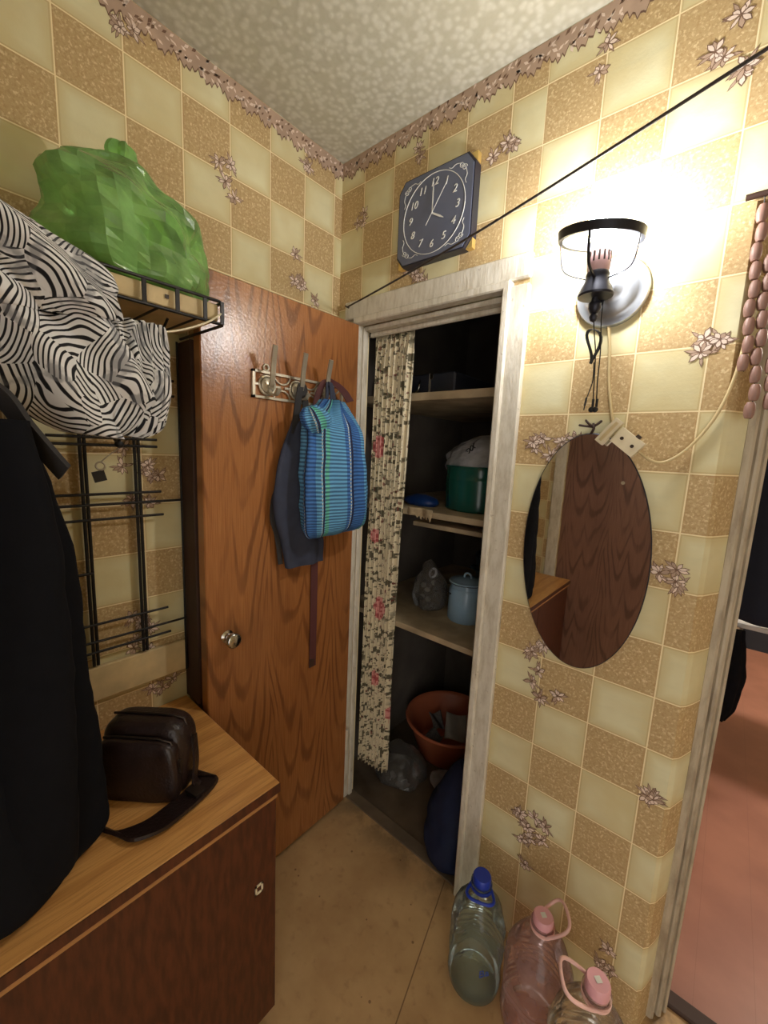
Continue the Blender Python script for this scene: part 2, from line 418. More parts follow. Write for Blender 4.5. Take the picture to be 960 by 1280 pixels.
def copy_tree(o, parent=None, off=(0, 0, 0)):
    c = o.copy(); COL.objects.link(c)
    if parent: c.parent = parent
    else: c.location = o.location+Vector(off)
    for ch in [q for q in bpy.data.objects if q.parent == o and q != c]: copy_tree(ch, c)
    return c
def arc(c, r, a0, a1, n, ux=(1, 0, 0), uy=(0, 0, 1)):
    c, ux, uy = Vector(c), Vector(ux), Vector(uy)
    return [c+ux*r*math.cos(a0+(a1-a0)*i/n)+uy*r*math.sin(a0+(a1-a0)*i/n) for i in range(n+1)]
def smoothpath(pts, n=8):
    pts = [Vector(p) for p in pts]; out = []
    for i in range(len(pts)-1):
        P = [pts[max(0, min(len(pts)-1, i+d))] for d in (-1, 0, 1, 2)]
        for k in range(n):
            t = k/n; out.append(.5*((2*P[1])+(P[2]-P[0])*t+(2*P[0]-5*P[1]+4*P[2]-P[3])*t*t+(3*P[1]-P[0]-3*P[2]+P[3])*t**3))
    return out+[pts[-1]]
def struct(name, mb, mat, label, cat): return tag(mb.build(name, mat), label, cat, kind='structure')

# ================================================================== THE SETTING
YF = -1.75; DT = 1.985     # front wall, doorway top
CX0, CX1, CZ = .112, .672, 1.925   # closet opening
wl = struct('wall_left', MB().box((-.12, YF-.1, 0), (0, 0.0, H)), 'paper_left', 'left wall in tan and cream checked tile-print wallpaper', 'wall')
b = MB()
b.box((-.12, 0, 0), (CX0, .05, H)); b.box((CX0, 0, CZ), (CX1, .05, H)); b.box((CX1, 0, 0), (1.0, .05, H))
# right-hand end of the wall, turning back into the doorway (slightly out of plumb)
def xf(z): return 1.187-(z/H)*.024
for z0, z1 in ((0, .66), (.66, 1.32), (1.32, DT)):
    b.add([(1.0, 0, z0), (xf(z0), 0, z0), (xf(z0)+.010, .012, z0), (1.214, .075, z0), (1.214, .155, z0), (1.0, .155, z0),
           (1.0, 0, z1), (xf(z1), 0, z1), (xf(z1)+.010, .012, z1), (1.214, .075, z1), (1.214, .155, z1), (1.0, .155, z1)],
          [(0, 1, 7, 6), (1, 2, 8, 7), (2, 3, 9, 8), (3, 4, 10, 9), (4, 5, 11, 10), (5, 0, 6, 11)])
b.box((1.0, 0, DT), (2.6, .155, H)); b.box((2.06, 0, 0), (2.6, .155, DT))
wb = struct('wall_back', b, 'paper_back', 'back wall in checked tile-print wallpaper around the closet and room doorways', 'wall')
DX0, DX1, DZ = .365, 1.19, 2.0
b = MB(); b.box((-.12, YF-.1, 0), (DX0, YF, H)); b.box((DX0, YF-.1, DZ), (DX1, YF, H)); b.box((DX1, YF-.1, 0), (1.34, YF, H)); b.box((1.34, YF-.1, 2.15), (2.5, YF, H)); b.box((2.5, YF-.1, 0), (2.6, YF, H))  # wide opening at the right is added to let the world fill in
struct('wall_front', b, 'paper_other', 'papered wall with the entrance door behind the viewer', 'wall')
struct('wall_right', MB().box((2.6, YF-.1, 0), (2.7, 0, H)), 'paper_other', 'unseen papered wall added to close the right end of the hall', 'wall')  # unseen wall added to keep side light off the doorway strip
b = MB(); b.box((-.12, YF-.1, H), (3.4, 3.6, H+.1)); struct('ceiling', b, 'ceiling', 'grey-beige stippled foam ceiling', 'ceiling')
b = MB(); b.box((-.12, YF-.1, -.05), (2.6, 0.02, 0)); b.box((1.0, .02, -.05), (2.6, .155, 0)); struct('floor', b, 'hall_floor', 'worn tan painted hall floor', 'floor')
struct('floor_room', MB().box((1.0, .155, -.05), (3.4, 3.6, -.004)), 'room_floor', 'pinkish brown floor of the room beyond the doorway', 'floor')
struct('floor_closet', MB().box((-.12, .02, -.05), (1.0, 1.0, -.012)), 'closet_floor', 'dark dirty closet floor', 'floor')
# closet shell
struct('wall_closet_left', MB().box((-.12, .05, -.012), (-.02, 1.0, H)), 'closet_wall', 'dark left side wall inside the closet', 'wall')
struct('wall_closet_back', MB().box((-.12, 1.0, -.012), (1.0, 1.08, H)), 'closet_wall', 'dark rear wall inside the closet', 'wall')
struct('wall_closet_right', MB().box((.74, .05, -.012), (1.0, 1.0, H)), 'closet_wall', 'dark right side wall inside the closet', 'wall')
# room beyond
struct('wall_room_left', MB().box((1.0, .155, 0), (1.12, 3.6, H)), 'plaster', 'plain left wall of the room beyond', 'wall')
struct('wall_room_back', MB().box((1.0, 3.6, 0), (3.4, 3.7, H)), 'plaster', 'plain far wall of the room beyond', 'wall')
struct('wall_room_right', MB().box((3.4, .0, 0), (3.5, 3.7, H)), 'plaster', 'plain right wall of the room beyond', 'wall')
struct('wall_room_front', MB().box((2.6, .0, 0), (3.4, .155, H)), 'plaster', 'plain front wall of the room beyond', 'wall')

# closet casing
tr = thing('trim_1', 'white painted flaking door casing around the closet opening', 'door casing', (.39, 0, 0), kind='structure')
def jamb(nm, x0, x1, z0, z1, y0, y1, bev=.004): MB().box((x0, y0, z0), (x1, y1, z1), bevel=bev).build(nm, 'trim', tr)
jamb('casing_board', .048, .104, 0, CZ+.004, -.018, 0); jamb('casing_board', .684, .738, 0, CZ+.004, -.018, 0); jamb('casing_board', .048, .738, CZ+.018, 2.006, -.018, 0)
jamb('casing_lip', .1, .118, 0, CZ+.004, -.010, .012); jamb('casing_lip', .666, .688, 0, CZ+.004, -.026, .012); jamb('casing_lip', .1, .688, CZ-.004, CZ+.02, -.026, .012)
jamb('frame_lining', .112, .124, 0, CZ-.004, .012, .036); jamb('frame_lining', .660, .672, 0, CZ-.004, .012, .07); jamb('frame_lining', .124, .660, CZ-.02, CZ-.004, .012, .07)
jamb('door_stop', .124, .660, CZ-.036, CZ-.02, .04, .055)
MB().box((.112, 0.0, -.006), (.672, .05, .004), bevel=.002).build('threshold', 'closet_floor', tr)
# doorway casing (right)
tr2 = thing('trim_2', 'greyish white stepped door casing at the right edge of the papered wall', 'door casing', (1.23, .08, 0), kind='structure')
def j2(nm, x0, x1, y0, y1, z0=0, z1=DT): MB().box((x0, y0, z0), (x1, y1, z1), bevel=.005).build(nm, 'grey_trim', tr2)
j2('casing_board', 1.207, 1.228, .066, .155); j2('casing_moulding', 1.228, 1.243, .085, .155); j2('frame_lining', 1.243, 1.253, .105, .155)
j2('casing_board', 2.03, 2.06, .03, .155); j2('frame_lining', 1.214, 2.06, .066, .155, DT-.03, DT)
MB().box((1.214, .13, -.003), (2.06, .175, .012), bevel=.004).build('threshold', 'brown_dark', tr2)
# entrance door and casing (seen only in the mirror)
d2 = tag(MB().box((DX0, YF-.05, .01), (DX1, YF-.01, DZ), bevel=.003).build('door_2', 'entrance_door'), 'dark brown wood-grain entrance door reflected in the oval mirror', 'door', kind='structure')
MB().lathe([(.0, -.004), (.009, -.004), (.011, 0), (.011, .006)], (.70, YF-.012, 1.35), 'y', 16).build('peephole', 'metal_dull', d2)
e_ = MB().box((.895, YF-.012, .92), (.925, YF, 1.01), bevel=.003); e_.tube([(.91, YF-.004, .975), (.91, YF+.035, .975), (.985, YF+.04, .975)], .008, 10); e_.build('door_handle', 'chrome', d2)
tr3 = thing('trim_3', 'pale casing of the entrance door reflected in the oval mirror', 'door casing', (DX0, YF, 0), kind='structure')
for x0, x1, z0, z1 in ((.295, DX0, 0, DZ+.06), (DX1, 1.26, 0, DZ+.06), (DX0, DX1, DZ, DZ+.06)):
    MB().box((x0, YF, z0), (x1, YF+.022, z1), bevel=.004).build('casing_board', 'trim', tr3)

# frieze border at the ceiling: scalloped leaf print on the paper
def frieze(org, du, length, nrm, parent, phase=0., top=H-.002):
    org, du, nrm = Vector(org), Vector(du), Vector(nrm); n = int(length/.0052)
    low = []
    for i in range(n+1):
        s = length*i/n; q = ((s+phase)/.058) % 1.
        k = .040 + .020*(1-abs(2*q-1))**.8 + .007*math.sin(s*420) + .006*noise.noise(Vector((s*37, phase, 2)))
        low.append((s, k))
    for mi_name, sh, lift in (('print_dark', 0, .0006), ('print_mid', .0042, .0010)):
        mb = MB()
        for i in range(n):
            (s0, k0), (s1, k1) = low[i], low[i+1]
            ps = [org+du*s0+Vector((0, 0, top)), org+du*s1+Vector((0, 0, top)), org+du*s1+Vector((0, 0, top-k1+sh)), org+du*s0+Vector((0, 0, top-k0+sh))]
            mb.add([p+nrm*lift for p in ps], [(0, 1, 2, 3)])
        mb.build('border_print', mi_name, parent)
    mb = MB(); rnd = random.Random(int(phase*1000)+3)
    s = 0
    while s < length:                                         # pale leaves and dark veins inside the border
        for q in range(3):
            c = s+rnd.uniform(-.01, .014); z = top-rnd.uniform(.008, .040); l = rnd.uniform(.010, .019); a = rnd.uniform(.3, 1.2)*(-1 if q % 2 else 1)
            dd = du*math.cos(a)+Vector((0, 0, math.sin(a))); nn = dd.cross(nrm)
            p = org+du*c+Vector((0, 0, z))
            mb.add([p+nrm*.0014, p+dd*l*.5+nn*l*.22+nrm*.0014, p+dd*l+nrm*.0014, p+dd*l*.5-nn*l*.22+nrm*.0014], [(0, 1, 2, 3)], mi=0 if q < 2 else 1)
        s += .0145
    mb.build('border_leaf_print', ['print_pale', 'print_dark'], parent)
frieze((0, -1.7, 0), (0, 1, 0), 1.7, (1, 0, 0), wl, .1)
frieze((0, 0, 0), (1, 0, 0), 2.0, (0, -1, 0), wb, .5)
def flowers(u, z, wall, size=1., seed=0, blooms=5, sx=.022, sz=.03, tail=False):
    size *= 1.5
    rnd = random.Random(seed*13+5); mb = MB()
    if wall == 'L': org, du, nrm, par = Vector((0, u, z)), Vector((0, 1, 0)), Vector((1, 0, 0)), wl
    else: org, du, nrm, par = Vector((u, 0, z)), Vector((1, 0, 0)), Vector((0, -1, 0)), wb
    uz = Vector((0, 0, 1)); lay = [0]
    def petal(c, a, l, wd, fill):
        d = du*math.cos(a)+uz*math.sin(a); n = du*-math.sin(a)+uz*math.cos(a)
        for mi, k in ((0, 1.), (fill, .74)):
            lay[0] += 1; h = nrm*(.0005+lay[0]*.000012)
            o = c+d*l*(1-k)*.5
            mb.add([o+h, o+d*l*k*.3+n*wd*k*.8+h, o+d*l*k*.65+n*wd*k+h, o+d*l*k+h, o+d*l*k*.65-n*wd*k+h, o+d*l*k*.3-n*wd*k*.8+h], [(0, 1, 2, 3, 4, 5)], mi=mi)
    cs = [(rnd.gauss(0, sx)*size, rnd.gauss(0, sz)*size) for _ in range(blooms)]
    if tail: cs += [(rnd.uniform(.0, .012), -sz*size*2.3)]
    for (a, c) in cs:
        o = org+du*a+uz*c; k0 = rnd.uniform(0, 6.28)
        for q in range(3): petal(o, rnd.uniform(0, 6.28), .021*size, .0022*size, 2)
        for q in range(8): petal(o, k0+q*.785+rnd.uniform(-.35, .35), rnd.uniform(.009, .018)*size, rnd.uniform(.0024, .0040)*size, 1 if rnd.random() < .7 else 2)
    mb.build('flower_print', ['print_dark', 'print_pale', 'print_mid'], par)
for i, (x, z, sz_, n, sx, s2, tl) in enumerate([
    (.838, 1.528, 1., 8, .030, .012, 0), (.868, .93, 1., 8, .02, .034, 1), (1.128, 1.21, 1., 4, .015, .014, 0), (.872, .39, 1., 9, .02, .034, 1), (1.125, .68, 1., 4, .015, .014, 0),
    (1.131, 1.736, 1., 4, .016, .013, 0), (.631, 2.279, 1., 4, .012, .016, 0), (.372, 2.03, 1., 5, .022, .012, 0), (.117, 2.269, .9, 3, .01, .016, 0), (1.121, 2.27, 1., 5, .02, .018, 0), (1.121, .155, 1., 4, .015, .02, 0),
    (.345, 2.38, .9, 2, .005, .02, 0), (.86, 2.36, .9, 2, .006, .016, 0)]):
    flowers(x, z, 'R', sz_, i, n, sx, s2, tl)
for i, (y, z, n, sx, s2, tl) in enumerate([(-.441, 2.249, 4, .010, .018, 0), (-.174, 2.015, 8, .022, .034, 0), (-.69, 1.415, 8, .024, .03, 1), (-.721, .965, 8, .03, .03, 0), (-.695, 2.375, 3, .008, .03, 0), (-.157, 2.40, 2, .006, .018, 0), (-.66, .76, 3, .02, .008, 0)]):
    flowers(y, z, 'L', 1., 40+i, n, sx, s2, tl)

# ================================================================== CLOSET DOOR, HOOK RACK, HANGING THINGS
DFX = .132                              # face of the open door
d1 = tag(MB().box((.094, -.596, .014), (DFX, -.024, 1.916), bevel=.003).build('door_1', 'closet_door'), 'glossy orange-brown wood-grain closet door standing open beside the wire rack', 'door', kind='structure')
k = MB(); k.lathe([(.016, 0), (.019, .004), (.012, .008), (.010, .022), (.019, .026), (.0225, .034), (.0225, .044), (.018, .048), (.0, .049)], (DFX, -.536, .92), 'x', 28); k.build('door_knob', 'chrome', d1, smooth=True)
for z in (.25, 1.66):
    k = MB(); k.tube([(DFX+.002, -.022, z), (DFX+.002, -.022, z+.09)], .006, 10); k.build('hinge', 'trim', d1)

hk = thing('coat_hook_rack', 'ornate metal rack with three tall curved hooks screwed to the closet door', 'hook rack', (DFX, -.28, 1.61))
b = MB(); y0, y1, z0, z1 = -.452, -.100, 1.615, 1.693; X = DFX+.004
for a, c in (((X-.004, y0, z0), (X+.004, y1, z0+.007)), ((X-.004, y0, z1-.007), (X+.004, y1, z1)), ((X-.004, y0, z0), (X+.004, y0+.009, z1)), ((X-.004, y1-.009, z0), (X+.004, y1, z1))): b.box(a, c)
HY = (-.402, -.296, -.196)
zc = (z0+z1)/2
for i, y in enumerate(HY):
    b.tube(arc((X, y, zc), .026, 0, 2*PI, 24, (0, 1, 0))[:-1], .0042, 8, closed=True)
    b.box((X-.002, y-.003, z0), (X+.002, y+.003, zc-.024)); b.box((X-.002, y-.045, zc-.003), (X+.002, y-.024, zc+.003)); b.box((X-.002, y+.024, zc-.003), (X+.002, y+.045, zc+.003))
    if i < 3:
        b.tube(arc((X, y+.052, z1), .030, PI*1.02, PI*1.98, 12, (0, 1, 0)), .003, 6); b.tube(arc((X, y+.052, z0), .030, .02, PI*.98, 12, (0, 1, 0)), .003, 6)
b.tube(arc((X, HY[0]-.004, z1+.010), .0085, 0, 2*PI, 16, (0, 1, 0))[:-1], .003, 8, closed=True)
b.build('back_plate', 'metal_dull', hk, smooth=True)
for y in HY:
    hb = MB(); hb.lathe([(.021, 0), (.021, .004), (.015, .008), (.0, .009)], (X, y, zc), 'x', 20)
    path = smoothpath([(X+.004, y, zc), (X+.022, y-.002, zc-.004), (X+.036, y-.006, zc+.018), (X+.046, y-.010, zc+.055), (X+.066, y-.018, zc+.10)], 6)
    hb.ribbon(path, (.0, .0075, .0), .0025)
    lower = smoothpath([(X+.004, y+.002, zc-.010), (X+.018, y+.004, zc-.026), (X+.036, y+.008, zc-.026), (X+.046, y+.010, zc-.010)], 6)
    hb.ribbon(lower, (0, .006, 0), .0025)
    hb.build('hook', 'metal_dull', hk, smooth=True)

# dark apron hanging from the middle hook
ap = thing('apron', 'dark navy cloth apron hanging behind the blue checked bag on the closet door', 'apron', (DFX+.02, -.30, 1.09))
def fold(a, f, ph=0): return lambda th, t, p: a*math.sin(th*f+ph+t*1.5)*min(1, t*5)+.004*noise.noise(p*22)
b = MB().loft([((.155, -.30, 1.56), (0, .025, 0), (.008, 0, 0)), ((.156, -.31, 1.50), (0, .045, 0), (.013, 0, 0)), ((.158, -.318, 1.40), (0, .070, 0), (.016, 0, 0)), ((.158, -.305, 1.28), (0, .092, 0), (.018, 0, 0)),
               ((.158, -.285, 1.18), (0, .084, 0), (.018, 0, 0)), ((.158, -.275, 1.095), (0, .075, 0), (.014, 0, 0))], 36, 44, fold(.005, 5))
b.build('apron_body', 'apron_navy', ap, smooth=True)
b = MB(); b.ribbon(smoothpath([(.160, -.322, 1.52), (.166, -.316, 1.60), (.168, -.306, 1.66), (.166, -.298, 1.672), (.162, -.288, 1.66), (.158, -.278, 1.60), (.156, -.284, 1.52)], 8), (0, .011, 0), .002)
b.build('neck_strap', 'strap_grey', ap, smooth=True)
b = MB(); b.ribbon(smoothpath([(.152, -.350, 1.40), (.150, -.385, 1.33), (.150, -.392, 1.26), (.150, -.375, 1.20), (.150, -.362, 1.11)], 8), (.001, .008, 0), .0015)
b.build('waist_tie', 'strap_grey', ap, smooth=True)
b = MB().loft([((.150, -.225, 1.20), (0, .03, 0), (.006, 0, 0)), ((.150, -.225, 1.15), (0, .032, 0), (.006, 0, 0)), ((.150, -.225, 1.115), (0, .03, 0), (.006, 0, 0))], 8, 16)
b.build('hanging_corner', 'apron_navy', ap, smooth=True)

# maroon belt over the last hook
bl = thing('belt', 'long maroon belt hanging on the closet door below the blue bag', 'belt', (DFX+.01, -.21, .71))
b = MB(); b.ribbon(smoothpath([(.180, -.105, 1.640), (.176, -.135, 1.672), (.172, -.180, 1.694), (.168, -.215, 1.690), (.152, -.232, 1.60), (.146, -.222, 1.4), (.143, -.218, 1.1), (.140, -.216, .70)], 8), (.004, .0115, .004), .002)
b.build('strap', 'maroon', bl, smooth=True)
b = MB(); b.box((.137, -.229, .70), (.144, -.203, .73), bevel=.002); b.build('belt_tip', 'brown_dark', bl)

# blue checked drawstring bag
bg = thing('fabric_bag', 'blue and green checked fabric drawstring bag hanging from the hook rack', 'bag', (.19, -.17, 1.20))
def bagd(th, t, p):
    top = max(0, 1-t*3.2)
    return .012*top*math.sin(th*13)+.010*math.sin(th*9+1.2*math.sin(t*4))*(1-t*.75)+.012*(.3-abs(noise.noise(p*10)))
b = MB().loft([((0.200, -0.205, 1.632), (0, .026, 0), (.014, 0, 0)), ((0.205, -0.207, 1.606), (0, .054, -.002), (.022, 0, 0)), ((0.210, -0.206, 1.578), (0, .092, -.010), (.030, 0, 0)), ((0.212, -0.201, 1.540), (0, .116, -.010), (.036, 0, 0)), ((0.214, -0.198, 1.47), (0, .124, -.004), (.042, 0, 0)),
               ((0.216, -0.198, 1.38), (0, .133, 0), (.048, 0, 0)), ((0.218, -0.194, 1.29), (0, .134, 0), (.048, 0, 0)), ((0.216, -0.191, 1.225), (0, .128, .004), (.038, 0, 0)), ((0.214, -0.191, 1.200), (0, .108, .004), (.014, 0, 0))], 60, 88, bagd, ex=.8, uvw=(.62, .42))
b.build('bag_body', 'plaid', bg, smooth=True)
b = MB().loft([((0.226, -0.318, 1.600), (0, .016, .006), (.012, 0, 0)), ((0.230, -0.306, 1.582), (0, .040, .010), (.026, 0, 0)), ((0.232, -0.292, 1.556), (0, .046, .012), (.030, 0, 0)), ((0.230, -0.280, 1.528), (0, .034, .006), (.018, 0, 0))], 16, 36,
              lambda th, t, p: .005*math.sin(th*7)+.004*noise.noise(p*40), uvw=(.2, .08))
b.build('gathered_tuft', 'plaid', bg, smooth=True)
b = MB()
for dy, dx in ((-.030, 0.), (-.006, .006), (.020, .002)):
    b.ribbon(smoothpath([(.190, -.195+dy, 1.590), (.186+dx, -.197+dy*.6, 1.640), (.180+dx, -.200+dy*.3, 1.684), (.174, -.200, 1.690)], 6), (0, .006, 0), .0015)
b.build('strap', 'apron_navy', bg, smooth=True)

# ================================================================== CABINET AND THINGS ON IT
cb = thing('shoe_cabinet', 'low brown cabinet with golden wood top below the wire rack', 'cabinet', (.24, -1.1, 0))
CE = -.602; CL = -1.66
MB().box((.004, CL, .682), (.492, CE, .705), bevel=.002).build('top', 'golden_wood', cb)
MB().box((.4925, CL, .682), (.4945, CE, .704)).build('top_edge', 'dark_cabinet', cb)
MB().box((.01, CL+.01, .05), (.455, CE-.004, .681)).build('body', 'dark_cabinet', cb)
MB().box((.455, CL+.01, .666), (.490, CE-.004, .676), bevel=.002).build('edge_strip', 'pale_edge', cb)
MB().box((.02, CL+.02, 0), (.43, CE-.02, .05)).build('plinth', 'brown_dark', cb)
for a, c in ((-1.130, CE-.004), (CL+.01, -1.134)):
    dr = MB().box((.456, a, .056), (.484, c, .664), bevel=.002).build('door_panel', 'dark_cabinet', cb)
    if c > -1:
        e_ = MB(); yk, zk = -.653, .453
        for p, q in (((.484, yk-.010, zk-.012), (.4865, yk-.006, zk+.012)), ((.484, yk+.006, zk-.012), (.4865, yk+.010, zk+.012)), ((.484, yk-.010, zk+.008), (.4865, yk+.010, zk+.012)), ((.484, yk-.010, zk-.012), (.4865, yk+.010, zk-.008))): e_.box(p, q)
        e_.build('keyhole_plate', 'white_plastic', dr)

# leather shoulder bag
A = Vector((.78, .626, 0)); Bv = Vector((-.626, .78, 0))          # along the front, and towards its back
FR = Vector((.384, -.786, .706)); PC = FR-A*.095+Bv*.05
pu = thing('shoulder_bag', 'dark brown leather shoulder bag with front pocket on the cabinet top', 'bag', PC)
def rb(c, hw, hd, z0, z1, r, inset=.0, crown=.0):
    rows = []
    for f, k in ((0, .93), (.04, 1.), (.3, 1.03), (.7, 1.0), (.86, .95), (.95, .84), (1., .62)):
        rows.append((Vector((c.x, c.y, z0+(z1-z0)*f)), A*hw*k, Bv*hd*k))
    return rows
def lea(th, t, p): return .003*noise.noise(p*25)
b = MB().loft(rb(PC+Bv*.012, .094, .042, .706, .868, .0), 30, 64, lea, ex=.45); b.build('bag_body', 'leather', pu, smooth=60)
b = MB().loft(rb(PC-Bv*.034, .088, .020, .707, .842, .0), 24, 56, lea, ex=.45); b.build('front_pocket', 'leather', pu, smooth=60)
for off, zt, hw in ((.012, .871, .080), (-.034, .845, .074)):
    b = MB(); b.tube([PC+Bv*off-A*hw+Vector((0, 0, zt-PC.z-.004)), PC+Bv*off-A*hw*.5+Vector((0, 0, zt-PC.z)), PC+Bv*off+A*hw*.6+Vector((0, 0, zt-PC.z)), PC+Bv*off+A*hw*1.0+Vector((0, 0, zt-PC.z-.006)), PC+Bv*off+A*hw*1.18+Vector((0, 0, zt-PC.z-.05))], .0028, 8)
    z_ = b.build('zip', 'zip', pu, smooth=True)
    b = MB(); q = PC+Bv*off+A*(hw*1.2+.004)+Vector((0, 0, zt-PC.z-.045)); b.obox(q-Vector((0, 0, .016)), A*.002, Bv*.004, (0, 0, .014)); b.build('zip_pull', 'zip', z_)
b = MB(); b.ribbon(smoothpath([PC+A*.097+Bv*.02+Vector((0, 0, .11)), PC+A*.108+Bv*.005+Vector((0, 0, .06)), PC+A*.112-Bv*.01+Vector((0, 0, .02)), FR+A*.030+Bv*.045+Vector((0, 0, .006))], 6), Bv*.010, .002)
b.build('side_tab', 'leather', pu, smooth=True)
b = MB(); path = smoothpath([(.322, -.742, .712), (.366, -.715, .722), (.380, -.722, .716), (.392, -.760, .712), (.402, -.802, .712), (.408, -.845, .713), (.392, -.890, .714), (.360, -.905, .713), (.330, -.92, .712)], 10)
b.ribbon(path, (.026, .008, .004), .0035); b.build('shoulder_strap', 'leather', pu, smooth=True)
b = MB(); b.obox((.391, -.752, .718), (.018, .004, 0), (-.003, .012, 0), (0, 0, .006)); b.build('strap_buckle', 'zip', pu)

# black coat hanging in front of the rack
ct = thing('coat', 'large black coat hanging at the left edge with its hem on the cabinet', 'coat', (.30, -1.07, .70))
def coatd(th, t, p): return (.014*math.sin(th*5+t*1.3)*min(1, t*2.5)+.012*noise.noise(p*5)+.004*noise.noise(p*24))
b = MB().loft([((.285, -1.14, 1.565), (0, .05, 0), (.045, 0, 0)), ((.29, -1.135, 1.525), (0, .105, 0), (.065, 0, 0)), ((.30, -1.125, 1.465), (0, .152, 0), (.085, 0, 0)), ((.30, -1.115, 1.35), (0, .172, 0), (.10, 0, 0)),
               ((.31, -1.11, 1.20), (0, .182, 0), (.11, 0, 0)), ((.315, -1.105, 1.0), (0, .186, 0), (.115, 0, 0)), ((.32, -1.10, .83), (0, .190, 0), (.12, 0, 0)), ((.325, -1.10, .735), (0, .188, 0), (.115, 0, 0)), ((.325, -1.10, .708), (0, .165, 0), (.09, 0, 0))], 56, 64, coatd)
b.build('coat_body', 'coat_black', ct, smooth=True)
b = MB().loft([((.40, -1.03, 1.50), (.02, .045, 0), (.05, 0, 0)), ((.41, -1.02, 1.35), (.02, .055, 0), (.055, 0, 0)), ((.41, -1.015, 1.15), (.01, .058, 0), (.055, 0, 0)), ((.405, -1.015, .95), (0, .058, 0), (.052, 0, 0)), ((.40, -1.02, .77), (0, .055, 0), (.048, 0, 0)), ((.398, -1.02, .73), (0, .04, 0), (.03, 0, 0))], 36, 32, lambda th, t, p: .006*noise.noise(p*18))
b.build('sleeve', 'coat_black', ct, smooth=True)
b = MB(); b.ribbon(smoothpath([(.36, -1.06, 1.565), (.385, -1.01, 1.535), (.40, -.985, 1.488), (.405, -.962, 1.450), (.405, -.945, 1.424)], 8), (.012, .004, .010), .004); b.build('shoulder_tab', 'strap_grey', ct, smooth=True)

# ================================================================== WIRE RACK
rk = thing('wire_coat_rack', 'black wire hallway coat rack with hat shelf fixed to the left wall', 'coat rack', (0, -.85, .80))
X = .020
def bar(nm, p, q, r=.0040): MB().tube([p, q], r, 8).build(nm, 'wire_black', rk, smooth=True)
for y in (-.716, -.832, -.95, -1.07):
    bar('upright', (X, y-.0045, .90), (X, y-.0045, 1.80)); bar('upright', (X, y+.0045, .90), (X, y+.0045, 1.80))
bar('side_rail', (X, -.606, .80), (X, -.606, 1.745), .003)
for z, yr, yl in ((1.482, -.668, -.90), (1.464, -.668, -1.0), (1.344, -.662, -.90), (1.318, -.606, -1.3), (1.281, -.658, -.88), (1.012, -.655, -.88), (.966, -.606, -1.3), (.938, -.650, -.88), (1.147, -.826, -1.2), (1.60, -.62, -1.3), (1.64, -.62, -1.3)):
    bar('cross_bar', (X+.006, yr, z), (X+.006, yl, z), .0034)
MB().box((.002, -.601, .7065), (.088, -.5885, 1.745), bevel=.002).build('door_edge_strip', 'brown_dark', rk)  # dark board added for the door's edge and the shadow behind it
MB().box((.004, -1.45, .80), (.018, -.606, .893), bevel=.002).build('bottom_board', 'plank', rk)
MB().box((.03, -1.45, 1.762), (.243, -.604, 1.798), bevel=.002).build('shelf_board', 'plank', rk)
for z, n in ((1.803, 'shelf_rail'), (1.754, 'shelf_rail')):
    pts = [(.02, -1.45, z), (.253, -1.45, z), (.253, -.606, z), (.245, -.596, z), (.02, -.596, z)]
    MB().tube(pts, .0036, 8).build(n, 'wire_black', rk, smooth=True)
for y in (-.600, -.640, -.700, -.765, -.84, -.92, -1.0):
    MB().box((.2515, y-.004, 1.754), (.2555, y+.004, 1.803)).build('shelf_prong', 'wire_black', rk)
for y in (-.66, -.74, -.84):
    bar('shelf_wire', (.02, y, 1.752), (.25, y, 1.752), .0026)
bar('shelf_brace', (.02, -.70, 1.62), (.20, -.70, 1.75), .003)
MB().box((.245, -.722, 1.778), (.2458, -.714, 1.786)).build('nail_head', 'screw_dark', rk)
# coat peg, key ring
b = MB(); b.tube(smoothpath([(X, -.775, 1.50), (.06, -.775, 1.48), (.085, -.775, 1.470), (.095, -.775, 1.49)], 6), .004, 8); b.lathe([(.0, -.009), (.008, -.006), (.010, 0), (.008, .006), (.0, .009)], (.09, -.775, 1.468), 'z', 14); b.build('coat_peg', 'wire_black', rk, smooth=True)
kr = thing('key_fob', 'small black key fob on a ring hanging from the wire rack below the zebra garment', 'key fob', (.07, -.79, 1.38))
b = MB(); b.tube([(.088, -.776, 1.458), (.085, -.792, 1.445), (.082, -.805, 1.432), (.078, -.812, 1.424)], .0016, 6); b.tube(arc((.078, -.812, 1.416), .009, 0, 2*PI, 18, (.3, .95, 0))[:-1], .0022, 8, closed=True); b.build('key_ring', 'metal_dull', kr, smooth=True)
b = MB(); b.obox((.076, -.815, 1.392), (.003, .0, 0), (0, .012, .003), (0, -.003, .012)); b.build('fob', 'rubber_black', kr)
# white cord tied to the shelf corner
tag(MB().tube(smoothpath([(.30, -.752, 1.694), (.285, -.70, 1.715), (.266, -.64, 1.748), (.253, -.601, 1.778)], 6), .0022, 8).build('cord', 'white_plastic', smooth=True), 'thin white cord tied from the zebra garment to the shelf corner', 'cord')

